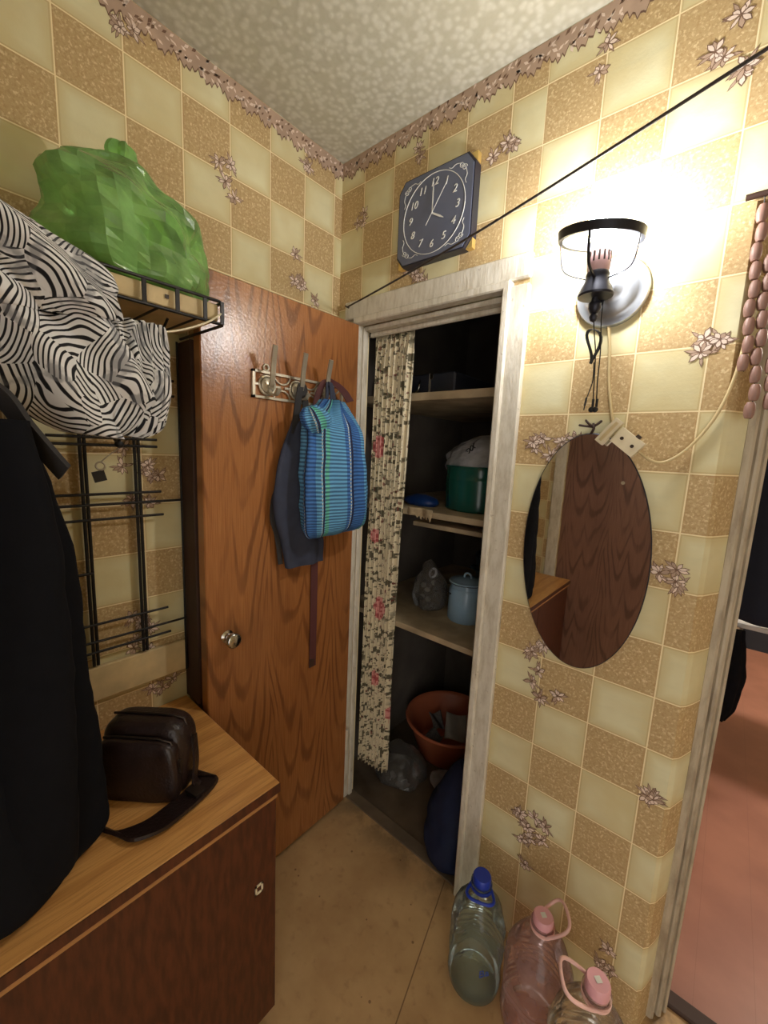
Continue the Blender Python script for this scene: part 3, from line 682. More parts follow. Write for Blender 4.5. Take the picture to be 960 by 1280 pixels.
# zebra print garment
zg = thing('zebra_garment', 'black and white zebra print garment hanging over the wire hat shelf', 'garment', (.29, -.95, 1.47))
def zd(th, t, p):
    return .018*math.sin((p.y*1.0+p.z*.9)*42+3*noise.noise(p*4))*min(1, t*4)+.022*(.3-abs(noise.noise(p*7)))+.005*noise.noise(p*26)
b = MB().loft([((.30, -1.0, 1.79), (0, .085, -.02), (.03, 0, 0)), ((.305, -.97, 1.765), (0, .105, -.02), (.04, 0, 0)), ((.31, -.945, 1.72), (0, .120, -.02), (.046, 0, 0)), ((.315, -.93, 1.65), (0, .122, -.02), (.044, 0, 0)),
               ((.315, -.915, 1.58), (0, .115, -.015), (.044, 0, 0)), ((.31, -.90, 1.52), (0, .095, -.01), (.040, 0, 0)), ((.305, -.885, 1.485), (0, .055, -.005), (.026, 0, 0))], 80, 110, zd)
b.build('garment_body', 'zebra', zg, smooth=70)
b = MB().loft([((.290, -1.0, 1.824), (0, .10, -.022), (.040, 0, 0)), ((.312, -.985, 1.806), (0, .125, -.028), (.042, 0, 0)), ((.335, -.97, 1.765), (0, .135, -.022), (.034, 0, 0)), ((.348, -.96, 1.73), (0, .13, -.01), (.028, 0, 0)), ((.352, -.95, 1.695), (0, .125, .0), (.022, 0, 0)), ((.350, -.945, 1.672), (0, .115, .012), (.010, 0, 0))], 50, 100, zd)
b.build('folded_over_layer', 'zebra', zg, smooth=70)
b = MB().loft([((.298, -.815, 1.702), (0, .062, .004), (.016, 0, 0)), ((.30, -.812, 1.685), (0, .064, .004), (.024, 0, 0)), ((.302, -.812, 1.63), (0, .066, .0), (.032, 0, 0)), ((.30, -.815, 1.56), (0, .066, 0), (.034, 0, 0)), ((.298, -.825, 1.51), (0, .062, -.004), (.028, 0, 0)), ((.296, -.84, 1.488), (0, .044, -.004), (.014, 0, 0))], 40, 110,
              lambda th, t, p: .0065*math.sin(th*17+1.5*noise.noise(p*8))+.004*noise.noise(p*20))
b.build('gathered_sleeve', 'zebra', zg, smooth=70)

# green plastic bag
gb = thing('plastic_bag', 'knotted crumpled green plastic bag lying on the wire hat shelf', 'plastic bag', (.16, -.74, 1.805))
def gd(th, t, p):
    return (.040*noise.noise(p*8+Vector((5, 0, 0)))+.036*noise.noise(p*19))*min(1, t*5+.25)*min(1, (1-t)*5+.3)
b = MB().loft([((.16, -.735, 1.806), (0, .110, 0), (.075, 0, 0)), ((.16, -.735, 1.825), (0, .150, 0), (.098, 0, 0)), ((.16, -.738, 1.88), (0, .155, 0), (.105, 0, 0)), ((.16, -.750, 1.94), (0, .142, 0), (.098, 0, 0)), ((.155, -.765, 1.995), (0, .112, 0), (.078, 0, 0)), ((.155, -.768, 2.03), (0, .064, 0), (.050, 0, 0)), ((.155, -.766, 2.048), (0, .024, 0), (.024, 0, 0))], 24, 38, gd)
b.build('bag_body', 'film_green', gb)
b = MB().loft([((.155, -.766, 2.04), (0, .018, 0), (.018, 0, 0)), ((.155, -.764, 2.058), (0, .026, 0), (.024, 0, 0)), ((.155, -.762, 2.076), (0, .020, 0), (.018, 0, 0)), ((.155, -.758, 2.085), (0, .006, 0), (.006, 0, 0))], 14, 24, lambda th, t, p: .006*math.sin(th*5)+.004*noise.noise(p*60)); b.build('knot', 'film_green', gb, smooth=30)
b = MB().loft([((.16, -.80, 1.81), (0, .06, 0), (.05, 0, 0)), ((.16, -.80, 1.86), (0, .065, 0), (.06, 0, 0)), ((.16, -.79, 1.93), (0, .055, 0), (.05, 0, 0)), ((.16, -.79, 1.955), (0, .03, 0), (.03, 0, 0))], 14, 28, lambda th, t, p: .012*noise.noise(p*18)); b.build('cloth_inside', 'paper', gb, smooth=True)
b = MB().loft([((.16, -.675, 1.81), (0, .045, 0), (.05, 0, 0)), ((.16, -.675, 1.85), (0, .05, 0), (.06, 0, 0)), ((.16, -.69, 1.895), (0, .035, 0), (.045, 0, 0))], 10, 28, lambda th, t, p: .01*noise.noise(p*18)); b.build('cloth_inside', 'rag', gb, smooth=True)

# ================================================================== ON THE BACK WALL: CLOCK, LINE, LAMP, MIRROR, OUTLET
ck = thing('wall_clock', 'dark blue-grey square wall clock with cut corners above the closet door', 'clock', (.43, -.02, 2.05))
cx, cz, hw, hh, cut = .430, 2.178, .132, .122, .022
def octo(h, w, c, y): return [(cx-w+c, y, cz-h), (cx+w-c, y, cz-h), (cx+w, y, cz-h+c*1.3), (cx+w, y, cz+h-c*1.3), (cx+w-c, y, cz+h), (cx-w+c, y, cz+h), (cx-w, y, cz+h-c*1.3), (cx-w, y, cz-h+c*1.3)]
MB().poly(octo(hh, hw, cut, -.002), (0, -1, 0), .030).build('case', 'clock_case', ck)
MB().poly(octo(hh-.004, hw-.004, cut, -.032), (0, -1, 0), .0025).build('face', 'clock_face', ck)
b = MB(); n = 72
b.tube([(cx+.108*math.cos(2*PI*i/n), -.0348, cz+.108*math.sin(2*PI*i/n)) for i in range(n)], .0011, 6, closed=True); b.build('ring_line', 'clock_line', ck)
for sx in (-1, 1):
    for sz in (-1, 1):
        b = MB(); o = Vector((cx+sx*.093, -.0348, cz+sz*.088))
        for kx, kz, r0, tn in ((.6, -.2, .008, 1), (-.2, .6, .008, -1)):
            c = o+Vector((sx*kx*.012, 0, sz*kz*.012)); pts = []
            for i in range(26):
                a = tn*i*.36; r = r0*(1-i/34); pts.append(c+Vector((sx*r*math.cos(a), 0, sz*r*math.sin(a))))
            b.tube(pts, .0008, 5)
        b.tube(smoothpath([o+Vector((sx*.012, 0, -sz*.006)), o+Vector((sx*.016, 0, -sz*.022)), o+Vector((sx*.011, 0, -sz*.034)), o+Vector((sx*.015, 0, -sz*.044))], 6), .0008, 5)
        b.tube(smoothpath([o+Vector((-sx*.006, 0, sz*.012)), o+Vector((-sx*.022, 0, sz*.015)), o+Vector((-sx*.034, 0, sz*.010)), o+Vector((-sx*.044, 0, sz*.014))], 6), .0008, 5)
        b.build('corner_scroll', 'clock_line', ck)
        b = MB(); e = .0255
        x0, z0 = cx+sx*hw, cz+sz*hh
        b.poly([(x0-sx*.020, -.004, z0), (x0, -.004, z0-sz*.026), (x0, -.004, z0)], (0, -1, 0), .018); b.build('corner_cap', 'clock_gold', ck)
def text_mesh(s, name, size, loc, mat, parent, shear=.25, rotz=0., ext=.0006, rot=(PI/2, 0, 0)):
    cu = bpy.data.curves.new(name, 'FONT'); cu.body = s; cu.size = size; cu.shear = shear; cu.extrude = ext; cu.align_x = 'CENTER'; cu.align_y = 'CENTER'; cu.resolution_u = 3
    t = bpy.data.objects.new('tmp', cu); COL.objects.link(t); bpy.context.view_layer.update()
    me = bpy.data.meshes.new_from_object(t.evaluated_get(bpy.context.evaluated_depsgraph_get()))
    bpy.data.objects.remove(t); me.name = name; me.materials.clear(); me.materials.append(M[mat])
    o = bpy.data.objects.new(name, me); COL.objects.link(o); o.parent = parent
    off = Vector((0, 0, 0)); p = parent
    while p: off += p.location; p = p.parent
    o.location = Vector(loc)-off; o.rotation_euler = rot; return o
for h in range(1, 13):
    a = PI/2-h*PI/6; text_mesh(str(h), 'numeral', .029, (cx+.083*math.cos(a), -.0350, cz+.083*math.sin(a)), 'clock_line', ck)
def hand(nm, ang, l, wd, y, tail=0.):
    d = Vector((math.sin(ang), 0, math.cos(ang))); n_ = Vector((d.z, 0, -d.x)); o = Vector((cx, y, cz))
    MB().poly([o-d*tail-n_*wd, o+d*l*.7-n_*wd*1.1, o+d*l-n_*wd*.3, o+d*l+n_*wd*.3, o+d*l*.7+n_*wd*1.1, o-d*tail+n_*wd], (0, -1, 0), .001).build(nm, 'clock_line', ck)
hand('hour_hand', 4/12*2*PI, .046, .0024, -.0362); hand('minute_hand', 0.0, .082, .0017, -.0376); hand('second_hand', math.radians(35), .085, .0006, -.039, .035)

line = [Vector((.055, -.022, 1.998))+(Vector((1.1, -.34, .018))-Vector((0, 0, .0)))*t - Vector((0, 0, .0)) for t in (0, 1)]
P0, P1 = Vector((.070, -.028, 1.985)), Vector((1.1615, -.31, 2.033)); d_ = P1-P0
pts = [P0+d_*t-Vector((0, 0, .012*math.sin(PI*min(1, t)))) for t in [i/20*1.25 for i in range(21)]]
cl = thing('clothesline', 'thin dark clothesline stretched across the corner in front of the wall clock', 'clothesline', P0)
MB().tube(pts, .0027, 8).build('rope', 'rope_dark', cl, smooth=True)
MB().tube([(.070, -.019, 1.985), (.070, -.036, 1.987)], .0025, 8).build('nail', 'screw_dark', cl)

# wall lamp
LX, LZ = .933, 1.866
lp = thing('wall_lamp', 'silver wall lamp with bare glowing bulb and dark ring above the oval mirror', 'lamp', (LX, 0, LZ))
MB().lathe([(.076, 0.), (.077, -.006), (.074, -.012), (.062, -.013), (.055, -.018), (.045, -.028), (.034, -.030), (.026, -.034), (.016, -.044), (.010, -.050), (.0, -.051)], (LX, 0, LZ), 'y', 48).build('wall_plate', 'lamp_silver', lp, smooth=40)
SX, SY = .928, -.118
b = MB(); b.tube(smoothpath([(LX, -.045, LZ-.005), (LX, -.075, LZ-.030), (SX, -.100, LZ-.060), (SX, SY, LZ-.058), (SX, SY, LZ-.035)], 8), .0065, 10)
b.lathe([(0, -.018), (.008, -.015), (.013, -.006), (.013, .004), (.008, .010), (0, .012)], (SX, SY+.004, LZ-.058), 'z', 18); b.lathe([(0, -.014), (.006, -.011), (.009, -.003), (.006, .004), (0, .006)], (SX, SY+.004, LZ-.078), 'z', 16)
b.build('arm', 'dark_metal', lp, smooth=True)
MB().lathe([(.0, -.046), (.034, -.044), (.0355, -.040), (.030, -.026), (.024, -.014), (.0225, -.006), (.0, -.005)], (SX, SY, LZ+.002), 'z', 32).build('socket_cup', 'dark_metal', lp, smooth=40)
b = MB().lathe([(.0225, -.006), (.0235, 0), (.022, .004), (.0, .005)], (SX, SY, LZ+.002), 'z', 28); b.build('socket_collar', 'lamp_black', lp, smooth=40)
bb = MB().lathe([(.0, .004), (.0205, .004), (.0225, .012), (.0225, .03), (.020, .040), (.0165, .052), (.0165, .060), (.0, .061)], (SX, SY, LZ+.002), 'z', 32).build('bulb_base', 'lamp_pink', lp, smooth=40)
for i in range(14):
    a = 2*PI*i/14; d = Vector((math.cos(a), math.sin(a), 0)); t_ = Vector((-d.y, d.x, 0))
    MB().obox(Vector((SX, SY, LZ+.034))+d*.0218, d*.0012, t_*.0018, (0, 0, .010)).build('cooling_slot', 'screw_dark', bb)
MB().lathe([(.0165, .061), (.0205, .070), (.028, .084), (.031, .100), (.029, .115), (.021, .127), (.009, .133), (.0, .134)], (SX, SY, LZ+.002), 'z', 32).build('bulb', 'bulb', lp, smooth=True)
rc = Vector((.926, -.120, 1.942)); ax = Vector((.082, 0, -.012)); ay = Vector((0, .080, .010))
b = MB(); n = 48; vs, fs = [], []
for i in range(n):
    a = 2*PI*i/n
    for k_, (kr_, dz) in enumerate(((1., -.009), (1.03, .009), (.94, .010), (.90, -.008))): vs.append(rc+(ax*math.cos(a)+ay*math.sin(a))*kr_+Vector((0, 0, dz)))
for i in range(n):
    for k_ in range(4): fs.append((i*4+k_, i*4+(k_+1) % 4, ((i+1) % n)*4+(k_+1) % 4, ((i+1) % n)*4+k_))
b.add(vs, fs); b.build('shade_ring', 'lamp_black', lp, smooth=30)
for a in (PI*1.02, -PI*.08, PI*1.5):
    e = rc+(ax*math.cos(a)+ay*math.sin(a))*.97
    s_ = Vector((SX, SY, LZ-.006))+(e-rc).normalized()*.0225
    mid = (s_+e)/2+Vector((0, 0, -.022))+(e-rc)*.22
    MB().tube(smoothpath([s_, mid, e+Vector((0, 0, -.008))], 8), .0016 if a != PI*1.5 else .0030, 6).build('ring_wire', 'lamp_black', lp, smooth=True)
# lamp cable down to the outlet block
tag(MB().tube(smoothpath([(.934, -.006, 1.792), (.942, -.006, 1.74), (.950, -.006, 1.66), (.966, -.007, 1.58), (.978, -.010, 1.538)], 8), .0035, 8).build('lamp_cable', 'cable_beige', smooth=True), 'beige cable running from the wall lamp down to the outlet block', 'cable')
ob = thing('outlet_block', 'cream socket block with plug hanging tilted over the top of the mirror', 'socket', (1.0, -.02, 1.525))
U = Vector((.78, 0, -.62)); W = Vector((.62, 0, .78)); oc = Vector((1.010, -.034, 1.523))
b = MB(); b.obox(oc, U*.030, W*.019, (0, .012, 0)); ob1 = b.build('socket_body', 'white_plastic', ob)
for s1 in (-.014, .014): MB().lathe([(.004, 0), (.004, .0012)], oc+U*s1+Vector((0, -.0132, 0)), 'y', 10).build('socket_hole', 'screw_dark', ob1)
b = MB(); b.obox(oc-U*.046+Vector((0, -.004, 0))-W*.006, U*.010, W*.032, (0, .009, 0)); pl_ = b.build('plug', 'white_plastic', ob)
b = MB(); b.obox(oc-U*.046+Vector((0, -.0138, 0))-W*.006, U*.0035, W*.026, (0, .001, 0)); b.build('plug_seam', 'cable_beige', pl_)
MB().obox(oc+W*.022+U*.008, U*.005, W*.004, (0, .006, 0)).build('switch', 'screw_dark', ob)
tag(MB().tube(smoothpath([(1.033, -.034, 1.504), (1.055, -.025, 1.486), (1.080, -.014, 1.482), (1.112, -.008, 1.505), (1.142, -.007, 1.548), (1.163, -.007, 1.596), (1.178, -.008, 1.66), (1.186, -.008, 1.74), (1.196, -.006, 1.82)], 8), .0032, 8).build('extension_cable', 'cable_beige', smooth=True), 'pale extension cable curving from the outlet block up along the door casing', 'cable')
# earphones
ep = thing('earphones', 'black wired earphones hanging from the wall lamp', 'earphones', (.93, -.06, 1.58))
b = MB(); yE = -.070
b.tube(smoothpath([(.924, SY+.01, 1.815), (.925, -.09, 1.77), (.929, yE, 1.72), (.933, yE, 1.66), (.936, yE, 1.614)], 8), .0013, 6)
b.tube(smoothpath([(.938, SY+.03, 1.845), (.938, -.09, 1.79), (.939, yE, 1.72), (.940, yE, 1.66), (.943, yE, 1.614)], 8), .0013, 6)
b.tube(smoothpath([(.928, yE, 1.70), (.930, yE, 1.66), (.925, yE, 1.635), (.921, yE, 1.62)], 8), .0012, 6); b.build('wire', 'rubber_black', ep, smooth=True)
b = MB()
for k_ in range(4):
    pts = []
    for i in range(24):
        a = 2*PI*i/24; pts.append((.920+.010*math.sin(2*a)*.7+.011*math.cos(a)+k_*.001, yE-.002+k_*.0018, 1.735+.036*math.sin(a)-.010*math.cos(a)))
    b.tube(pts, .0013, 6, closed=True)
b.build('wire_bundle', 'rubber_black', ep, smooth=True)
for x in (.936, .944):
    b = MB(); b.tube([(x, yE, 1.618), (x, yE, 1.600)], .0028, 8); b.lathe([(0, -.006), (.005, -.005), (.0065, 0), (.005, .005), (0, .006)], (x-.001, yE-.004, 1.594), 'y', 14); b.build('earbud', 'rubber_black', ep, smooth=True)
b = MB(); b.tube([(.921, yE, 1.622), (.919, yE, 1.604)], .0024, 8); b.tube([(.919, yE, 1.604), (.918, yE, 1.594)], .0013, 8); b.build('jack_plug', 'rubber_black', ep)

# oval mirror
mr = thing('oval_mirror', 'frameless oval mirror on the papered wall below the lamp', 'mirror', (.936, -.01, .94))
mc = Vector((.936, 0, 1.243)); RA, RB = .149, .302; tl = math.radians(2.2); n = 96
def ell(k, y): return [mc+Vector((0, y, 0))+Vector((RA*k*math.cos(a)*math.cos(tl)-RB*math.sin(a)*math.sin(tl)*(1-(1-k)*.5), 0, RA*k*math.cos(a)*math.sin(tl)+RB*math.sin(a)*math.cos(tl)*(1-(1-k)*.5))) for a in [2*PI*i/n for i in range(n)]]
b = MB().add(ell(.985, -.0145), [tuple(range(n))]); b.build('mirror_glass', 'mirror', mr)
e0, e1, e2 = ell(1., -.008), ell(1.0, -.0125), ell(.985, -.0145)
b = MB().add(e0+e1+e2, [(i, (i+1) % n, n+(i+1) % n, n+i) for i in range(n)]+[(n+i, n+(i+1) % n, 2*n+(i+1) % n, 2*n+i) for i in range(n)]+[tuple(range(n))]); b.build('glass_edge', 'dark_metal', mr)
b = MB(); b.tube(smoothpath([(.926, -.004, 1.568), (.930, -.012, 1.556), (.926, -.012, 1.546), (.922, -.010, 1.538)], 6), .003, 8)
for a, l in ((.7, .024), (2.4, .026), (3.0, .034)):
    b.tube(smoothpath([(.927, -.008, 1.560), (.927+l*.6*math.cos(a), -.010, 1.560+l*.5*math.sin(a)), (.927+l*math.cos(a), -.008, 1.560+l*math.sin(a))], 4), [.003]*8+[.001], 6)
b.build('hanger_hook', 'brown_dark', mr, smooth=True)

# bead strands in the doorway
def bead_strand(x, y, z0, n, label, s=1.):
    t = thing('bead_strand', label, 'bead curtain', (x, y, z0-.034*n*s), 'strands of brown beads hanging in the doorway')
    b = MB(); b.tube([(x, y, z0+.012), (x+.012, y, z0-.034*n*s)], .001, 5); b.build('string', 'rubber_black', t)
    me = None
    for i in range(n):
        zz = z0-.017-.034*i*s; xx = x+.012*i/n+.0025*math.sin(i*2.1)
        if me is None:
            o = MB().lathe([(.0, -.0165), (.006, -.0155), (.0085, -.009), (.0092, 0), (.0085, .009), (.006, .0155), (.0, .0165)], (xx, y, zz), 'z', 12).build('bead', 'bead', t, smooth=True); me = o; base = Vector((xx, y, zz))
        else:
            o = me.copy(); COL.objects.link(o); o.parent = t; o.location = Vector((xx, y, zz))-base
        o.rotation_euler = (0, .0, 0)
bead_strand(1.178, -.012, 1.972, 9, 'longest strand of mauve-brown beads hanging nearest the wallpaper by the doorway')
bead_strand(1.200, -.010, 1.880, 9, 'strand of mauve-brown beads hanging second from the wallpaper by the doorway')
bead_strand(1.222, -.008, 1.965, 11, 'strand of mauve-brown beads hanging farthest from the wallpaper by the doorway')
tag(MB().tube([(1.15, -.012, 1.99), (2.05, -.012, 1.99)], .006, 8).build('curtain_rod', 'brown_dark', smooth=True), 'thin dark rod carrying bead strands across the doorway top', 'rod')

# ================================================================== INSIDE THE CLOSET
def shelf(z0, z1, y0, lab, mat='dirty_plank'):
    return tag(MB().box((-.018, y0, z0), (.738, .99, z1), bevel=.002).build('closet_shelf', mat), lab, 'shelf')
shelf(1.662, 1.690, .10, 'top shelf board inside the dark closet')
s2 = shelf(1.250, 1.272, .09, 'middle closet shelf board carrying the green pot')
shelf(.800, .822, .09, 'lowest closet shelf board carrying the milk can')
tag(MB().box((.30, .13, 1.205), (.738, .99, 1.222), bevel=.002).build('sagging_board', 'dirty_plank'), 'thin loose board just under the middle closet shelf', 'board')
rg = MB().grid(lambda a, c: Vector((.31+.11*a, .082-.008*math.sin(a*9), 1.276-c*(.018+.022*abs(noise.noise(Vector((a*7, 1, 2))))+.012*abs(noise.noise(Vector((a*31, 4, 2)))))+.006*(1-c))), 40, 6); tag(rg.build('rag', 'rag', solid=.003, smooth=True), 'dusty frayed rag hanging over the edge of the middle closet shelf', 'rag')
# box on the top shelf
bx = thing('black_case', 'dark case with pale metal handle on the top closet shelf', 'case', (.26, .30, 1.69))
MB().box((.02, .20, 1.690), (.40, .50, 1.775), bevel=.006).build('case_body', 'case_black', bx)
b = MB(); b.tube(smoothpath([(.19, .198, 1.752), (.185, .184, 1.735), (.19, .182, 1.712), (.22, .180, 1.705), (.25, .182, 1.712), (.256, .184, 1.735), (.25, .198, 1.752)], 6), .004, 8); b.build('handle', 'chrome', bx, smooth=True)
for x in (.15, .29): MB().box((x, .195, 1.692), (x+.006, .2005, 1.774)).build('edge_band', 'metal_dull', bx)
MB().box((.297, .192, 1.752), (.309, .2, 1.772)).build('latch', 'chrome', bx)
# green pot with white carrier bag
pt = thing('enamel_pot', 'dark green enamel pot on the middle closet shelf', 'pot', (.475, .31, 1.272))
MB().lathe([(.0, .0), (.120, .0), (.126, .006), (.128, .09), (.130, .115), (.130, .118), (.128, .121), (.128, .158), (.132, .163), (.130, .166), (.124, .165), (.122, .02), (.0, .015)], (.475, .31, 1.272), 'z', 56).build('pot_body', 'pot_green', pt, smooth=40)
for s in (-1, 1):
    o = Vector((.475, .31, 1.40)); d = Vector((s*.9, -s*.43, 0)).normalized(); q = Vector((-d.y, d.x, 0))
    MB().tube(smoothpath([o+d*.126-q*.035, o+d*.152-q*.028, o+d*.156, o+d*.152+q*.028, o+d*.126+q*.035], 6), .006, 8).build('pot_handle', 'pot_green', pt, smooth=True)
wbg = thing('carrier_bag', 'crumpled white carrier bag with dark print stuffed into the green pot', 'plastic bag', (.46, .30, 1.42))
def cd_(th, t, p):
    return (.016*noise.noise(p*13)+.014*noise.noise(p*31))*min(1, t*4+.3)
b = MB().loft([((.470, .31, 1.395), (.085, -.04, 0), (.04, .085, 0)), ((.465, .30, 1.435), (.115, -.05, 0), (.04, .10, 0)), ((.455, .30, 1.48), (.125, -.055, .004), (.035, .085, 0)), ((.47, .305, 1.52), (.10, -.045, .008), (.03, .065, 0)), ((.50, .31, 1.550), (.05, -.02, .004), (.02, .03, 0))], 16, 24, cd_)
b.build('bag_body', 'film_white', wbg)
for i, (s, x, z, sz) in enumerate((('NEXX', .478, 1.492, .028), ('IIII', .512, 1.463, .024))):
    text_mesh(s, 'print', sz, (x, .198+.012*i, z), 'ink', wbg, .1, ext=.002, rot=(PI/2, -.55 if i == 0 else .15, -.42))
bp_ = thing('blue_packet', 'crumpled glossy blue packet left of the green pot', 'packet', (.30, .22, 1.272))
MB().loft([((.265, .23, 1.273), (.075, -.02, 0), (.01, .045, 0)), ((.265, .23, 1.285), (.085, -.02, 0), (.012, .05, 0)), ((.265, .23, 1.302), (.07, -.015, 0), (.01, .04, 0)), ((.265, .23, 1.314), (.03, -.01, 0), (.005, .015, 0))], 16, 40, lambda th, t, p: .008*noise.noise(p*30)).build('packet_body', 'blue_packet', bp_, smooth=30)
# milk can
mc_ = thing('milk_can', 'light blue enamel milk can with lid and wire bail on the lowest closet shelf', 'can', (.452, .315, .822)); q = (.452, .315, .822)
MB().lathe([(0, 0), (.068, 0), (.0715, .006), (.0715, .118), (.068, .130), (.064, .134), (.064, .150), (.067, .153), (.064, .155), (.0, .154)], q, 'z', 48).build('can_body', 'can_blue', mc_, smooth=40)
ld = MB().lathe([(.070, .150), (.073, .154), (.070, .160), (.058, .160), (.050, .165), (.02, .171), (.0, .172)], q, 'z', 40).build('lid', 'can_blue', mc_, smooth=40)
MB().tube(smoothpath([(.438, .312, .990), (.440, .312, 1.006), (.452, .313, 1.012), (.464, .314, 1.006), (.466, .315, .990)], 6), .0042, 8).build('lid_handle', 'can_blue', ld, smooth=True)
MB().lathe([(.0735, .1525), (.0745, .154), (.0735, .1555)], q, 'z', 40, close=True).build('dark_rim', 'dark_metal', ld, smooth=True)
MB().tube(smoothpath([(.385, .300, .958), (.375, .262, .955), (.395, .236, .948), (.428, .232, .940), (.400, .240, .935), (.383, .270, .948)], 8), .0018, 6).build('bail', 'wire_black', mc_, smooth=True)
b = MB()
cbg = thing('clear_bag', 'clear plastic bag of small white and dark things beside the milk can', 'plastic bag', (.275, .30, .822))
MB().loft([((.275, .31, .824), (.06, -.01, 0), (.01, .05, 0)), ((.275, .31, .85), (.078, -.012, 0), (.01, .06, 0)), ((.278, .31, .91), (.078, -.01, 0), (.01, .058, 0)), ((.275, .31, .965), (.058, -.01, 0), (.01, .045, 0)), ((.270, .31, 1.00), (.034, 0, .012), (0, .025, 0)), ((.262, .31, 1.025), (.016, 0, .01), (0, .012, 0))], 14, 20, lambda th, t, p: .014*noise.noise(p*22)).build('bag_film', 'film_clear', cbg)
rnd = random.Random(4)
for i in range(14):
    z_ = .845+.095*rnd.random(); x_ = .28+rnd.uniform(-.035, .045); y_ = .305+rnd.uniform(-.035, .02)
    o = MB().lathe([(0, -.012), (.009, -.008), (.013, 0), (.009, .008), (0, .012)], (x_, y_, z_), 'zyx'[i % 3], 12).build('contents', ('paper', 'leather', 'brown_dark')[i % 3], cbg, smooth=True)
MB().tube(arc((.305, .285, .985), .022, 0, 2*PI, 18, (.9, -.3, .3), (0, .2, .8))[:-1], .005, 6, closed=True).build('handle_loop', 'film_white', cbg, smooth=True)
dp = thing('large_pot', 'big dark teal pot at the back of the lowest closet shelf', 'pot', (.50, .66, .822))
MB().lathe([(0, 0), (.16, 0), (.168, .008), (.17, .12), (.172, .2), (.178, .205), (.174, .21), (.165, .208), (.16, .02), (0, .015)], (.50, .66, .822), 'z', 48).build('pot_body', 'pot_teal', dp, smooth=40)
for s in (-1, 1):
    o = Vector((.5, .66, .98)); d = Vector((s*.6, -.8, 0)); q = Vector((-d.y, d.x, 0)); MB().tube(smoothpath([o+d*.168-q*.04, o+d*.198-q*.03, o+d*.198+q*.03, o+d*.168+q*.04], 6), .006, 8).build('pot_handle', 'pot_teal', dp, smooth=True)
# curtain
cu_ = thing('closet_curtain', 'cream rose-print curtain gathered at the left side of the closet opening', 'curtain', (.20, .07, .15))
CY = .070
def cfn(a, c):
    z = 1.905-1.745*c; x0 = .128-.012*c; x1 = .308-.030*min(1, c*1.6)
    f = a*2*PI*8.5+.8*math.sin(c*3); amp = .011+.004*math.sin(a*9)
    if c < .03: amp *= .5
    return Vector((x0+(x1-x0)*a+.004*math.sin(f*2), CY+amp*math.sin(f)+.008*noise.noise(Vector((a*3, c*4, 0))), z+.02*(a-.5)*(1 if c > .95 else 0)))
MB().grid(cfn, 150, 40, (.62, 1.74)).build('curtain_cloth', 'curtain', cu_, smooth=True, solid=.0012)
MB().tube([(-.018, CY, 1.900), (.738, CY, 1.900)], .0018, 6).build('curtain_wire', 'metal_dull', cu_, smooth=True)
# orange basin with newspapers
bs = thing('plastic_basin', 'round orange plastic basin on the closet floor', 'basin', (.275, .575, -.012))
MB().lathe([(0, .0), (.148, .0), (.155, .006), (.205, .165), (.213, .172), (.222, .170), (.224, .176), (.216, .182), (.206, .178), (.198, .168), (.148, .014), (0, .010)], (.275, .575, -.012), 'z', 64).build('basin_body', 'basin_orange', bs, smooth=40)
for i, (x, y, z, rz, rx, l, lab) in enumerate(((.318, .56, .135, .5, .75, .050, 'folded newspaper leaning highest in the orange basin'), (.250, .470, .085, -.3, .35, .035, 'crumpled newspaper lying lowest in the orange basin'), (.200, .575, .105, 1.1, .6, .035, 'small torn paper at the left in the orange basin'))):
    nw = MB(); e1 = Vector((math.cos(rz), math.sin(rz), 0)); e2 = Vector((-math.sin(rz)*math.cos(rx), math.cos(rz)*math.cos(rx), math.sin(rx)))
    nw.grid(lambda a, c, e1=e1, e2=e2, l=l, x=x, y=y, z=z: Vector((x, y, z))+e1*(a-.5)*2*l+e2*(c-.5)*2*l*1.2+e1.cross(e2)*(.02*math.sin(a*5+c*2)), 14, 14, (1, 1))
    tag(nw.build('newspaper', ('paper', 'newsprint', 'newsprint')[i], smooth=True, solid=.004), lab, 'newspaper', 'papers in the orange basin')
# navy sack, clear film, tissue
sk = thing('navy_sack', 'dark navy cloth sack slumped on the closet floor by the right jamb', 'sack', (.57, .12, 0))
MB().loft([((.565, .110, .013), (.090, -.06, 0), (.04, .085, 0)), ((.560, .115, .05), (.096, -.07, 0), (.045, .09, 0)), ((.562, .125, .13), (.092, -.065, 0), (.04, .085, 0)), ((.575, .135, .21), (.078, -.055, 0), (.035, .07, 0)), ((.592, .145, .29), (.060, -.035, 0), (.025, .05, 0)), ((.606, .150, .345), (.040, -.015, 0), (.012, .028, 0))], 44, 60, lambda th, t, p: .012*noise.noise(p*9)+.006*noise.noise(p*25)).build('sack_body', 'sack_navy', sk, smooth=True)
fl = thing('clear_film', 'crumpled clear plastic film on the closet floor under the curtain', 'plastic film', (.19, .27, -.01))
MB().loft([((.185, .28, -.010), (.12, .0, 0), (0, .10, 0)), ((.185, .28, .02), (.135, .0, 0), (0, .11, 0)), ((.18, .29, .06), (.12, .0, .01), (0, .09, 0)), ((.18, .30, .095), (.07, 0, .01), (0, .05, 0))], 10, 30, lambda th, t, p: .03*noise.noise(p*19)).build('film_body', 'film_clear', fl)
ts = thing('white_wrapping', 'crumpled pale wrapping lying in front of the orange basin', 'wrapping', (.36, .36, -.01))
MB().loft([((.40, .36, -.010), (.07, .0, 0), (0, .05, 0)), ((.40, .36, .012), (.08, .0, 0), (0, .06, 0)), ((.40, .365, .035), (.05, .0, .005), (0, .035, 0))], 16, 40, lambda th, t, p: .014*(.3-abs(noise.noise(p*20)))).build('wrapping_body', 'film_white', ts, smooth=28)

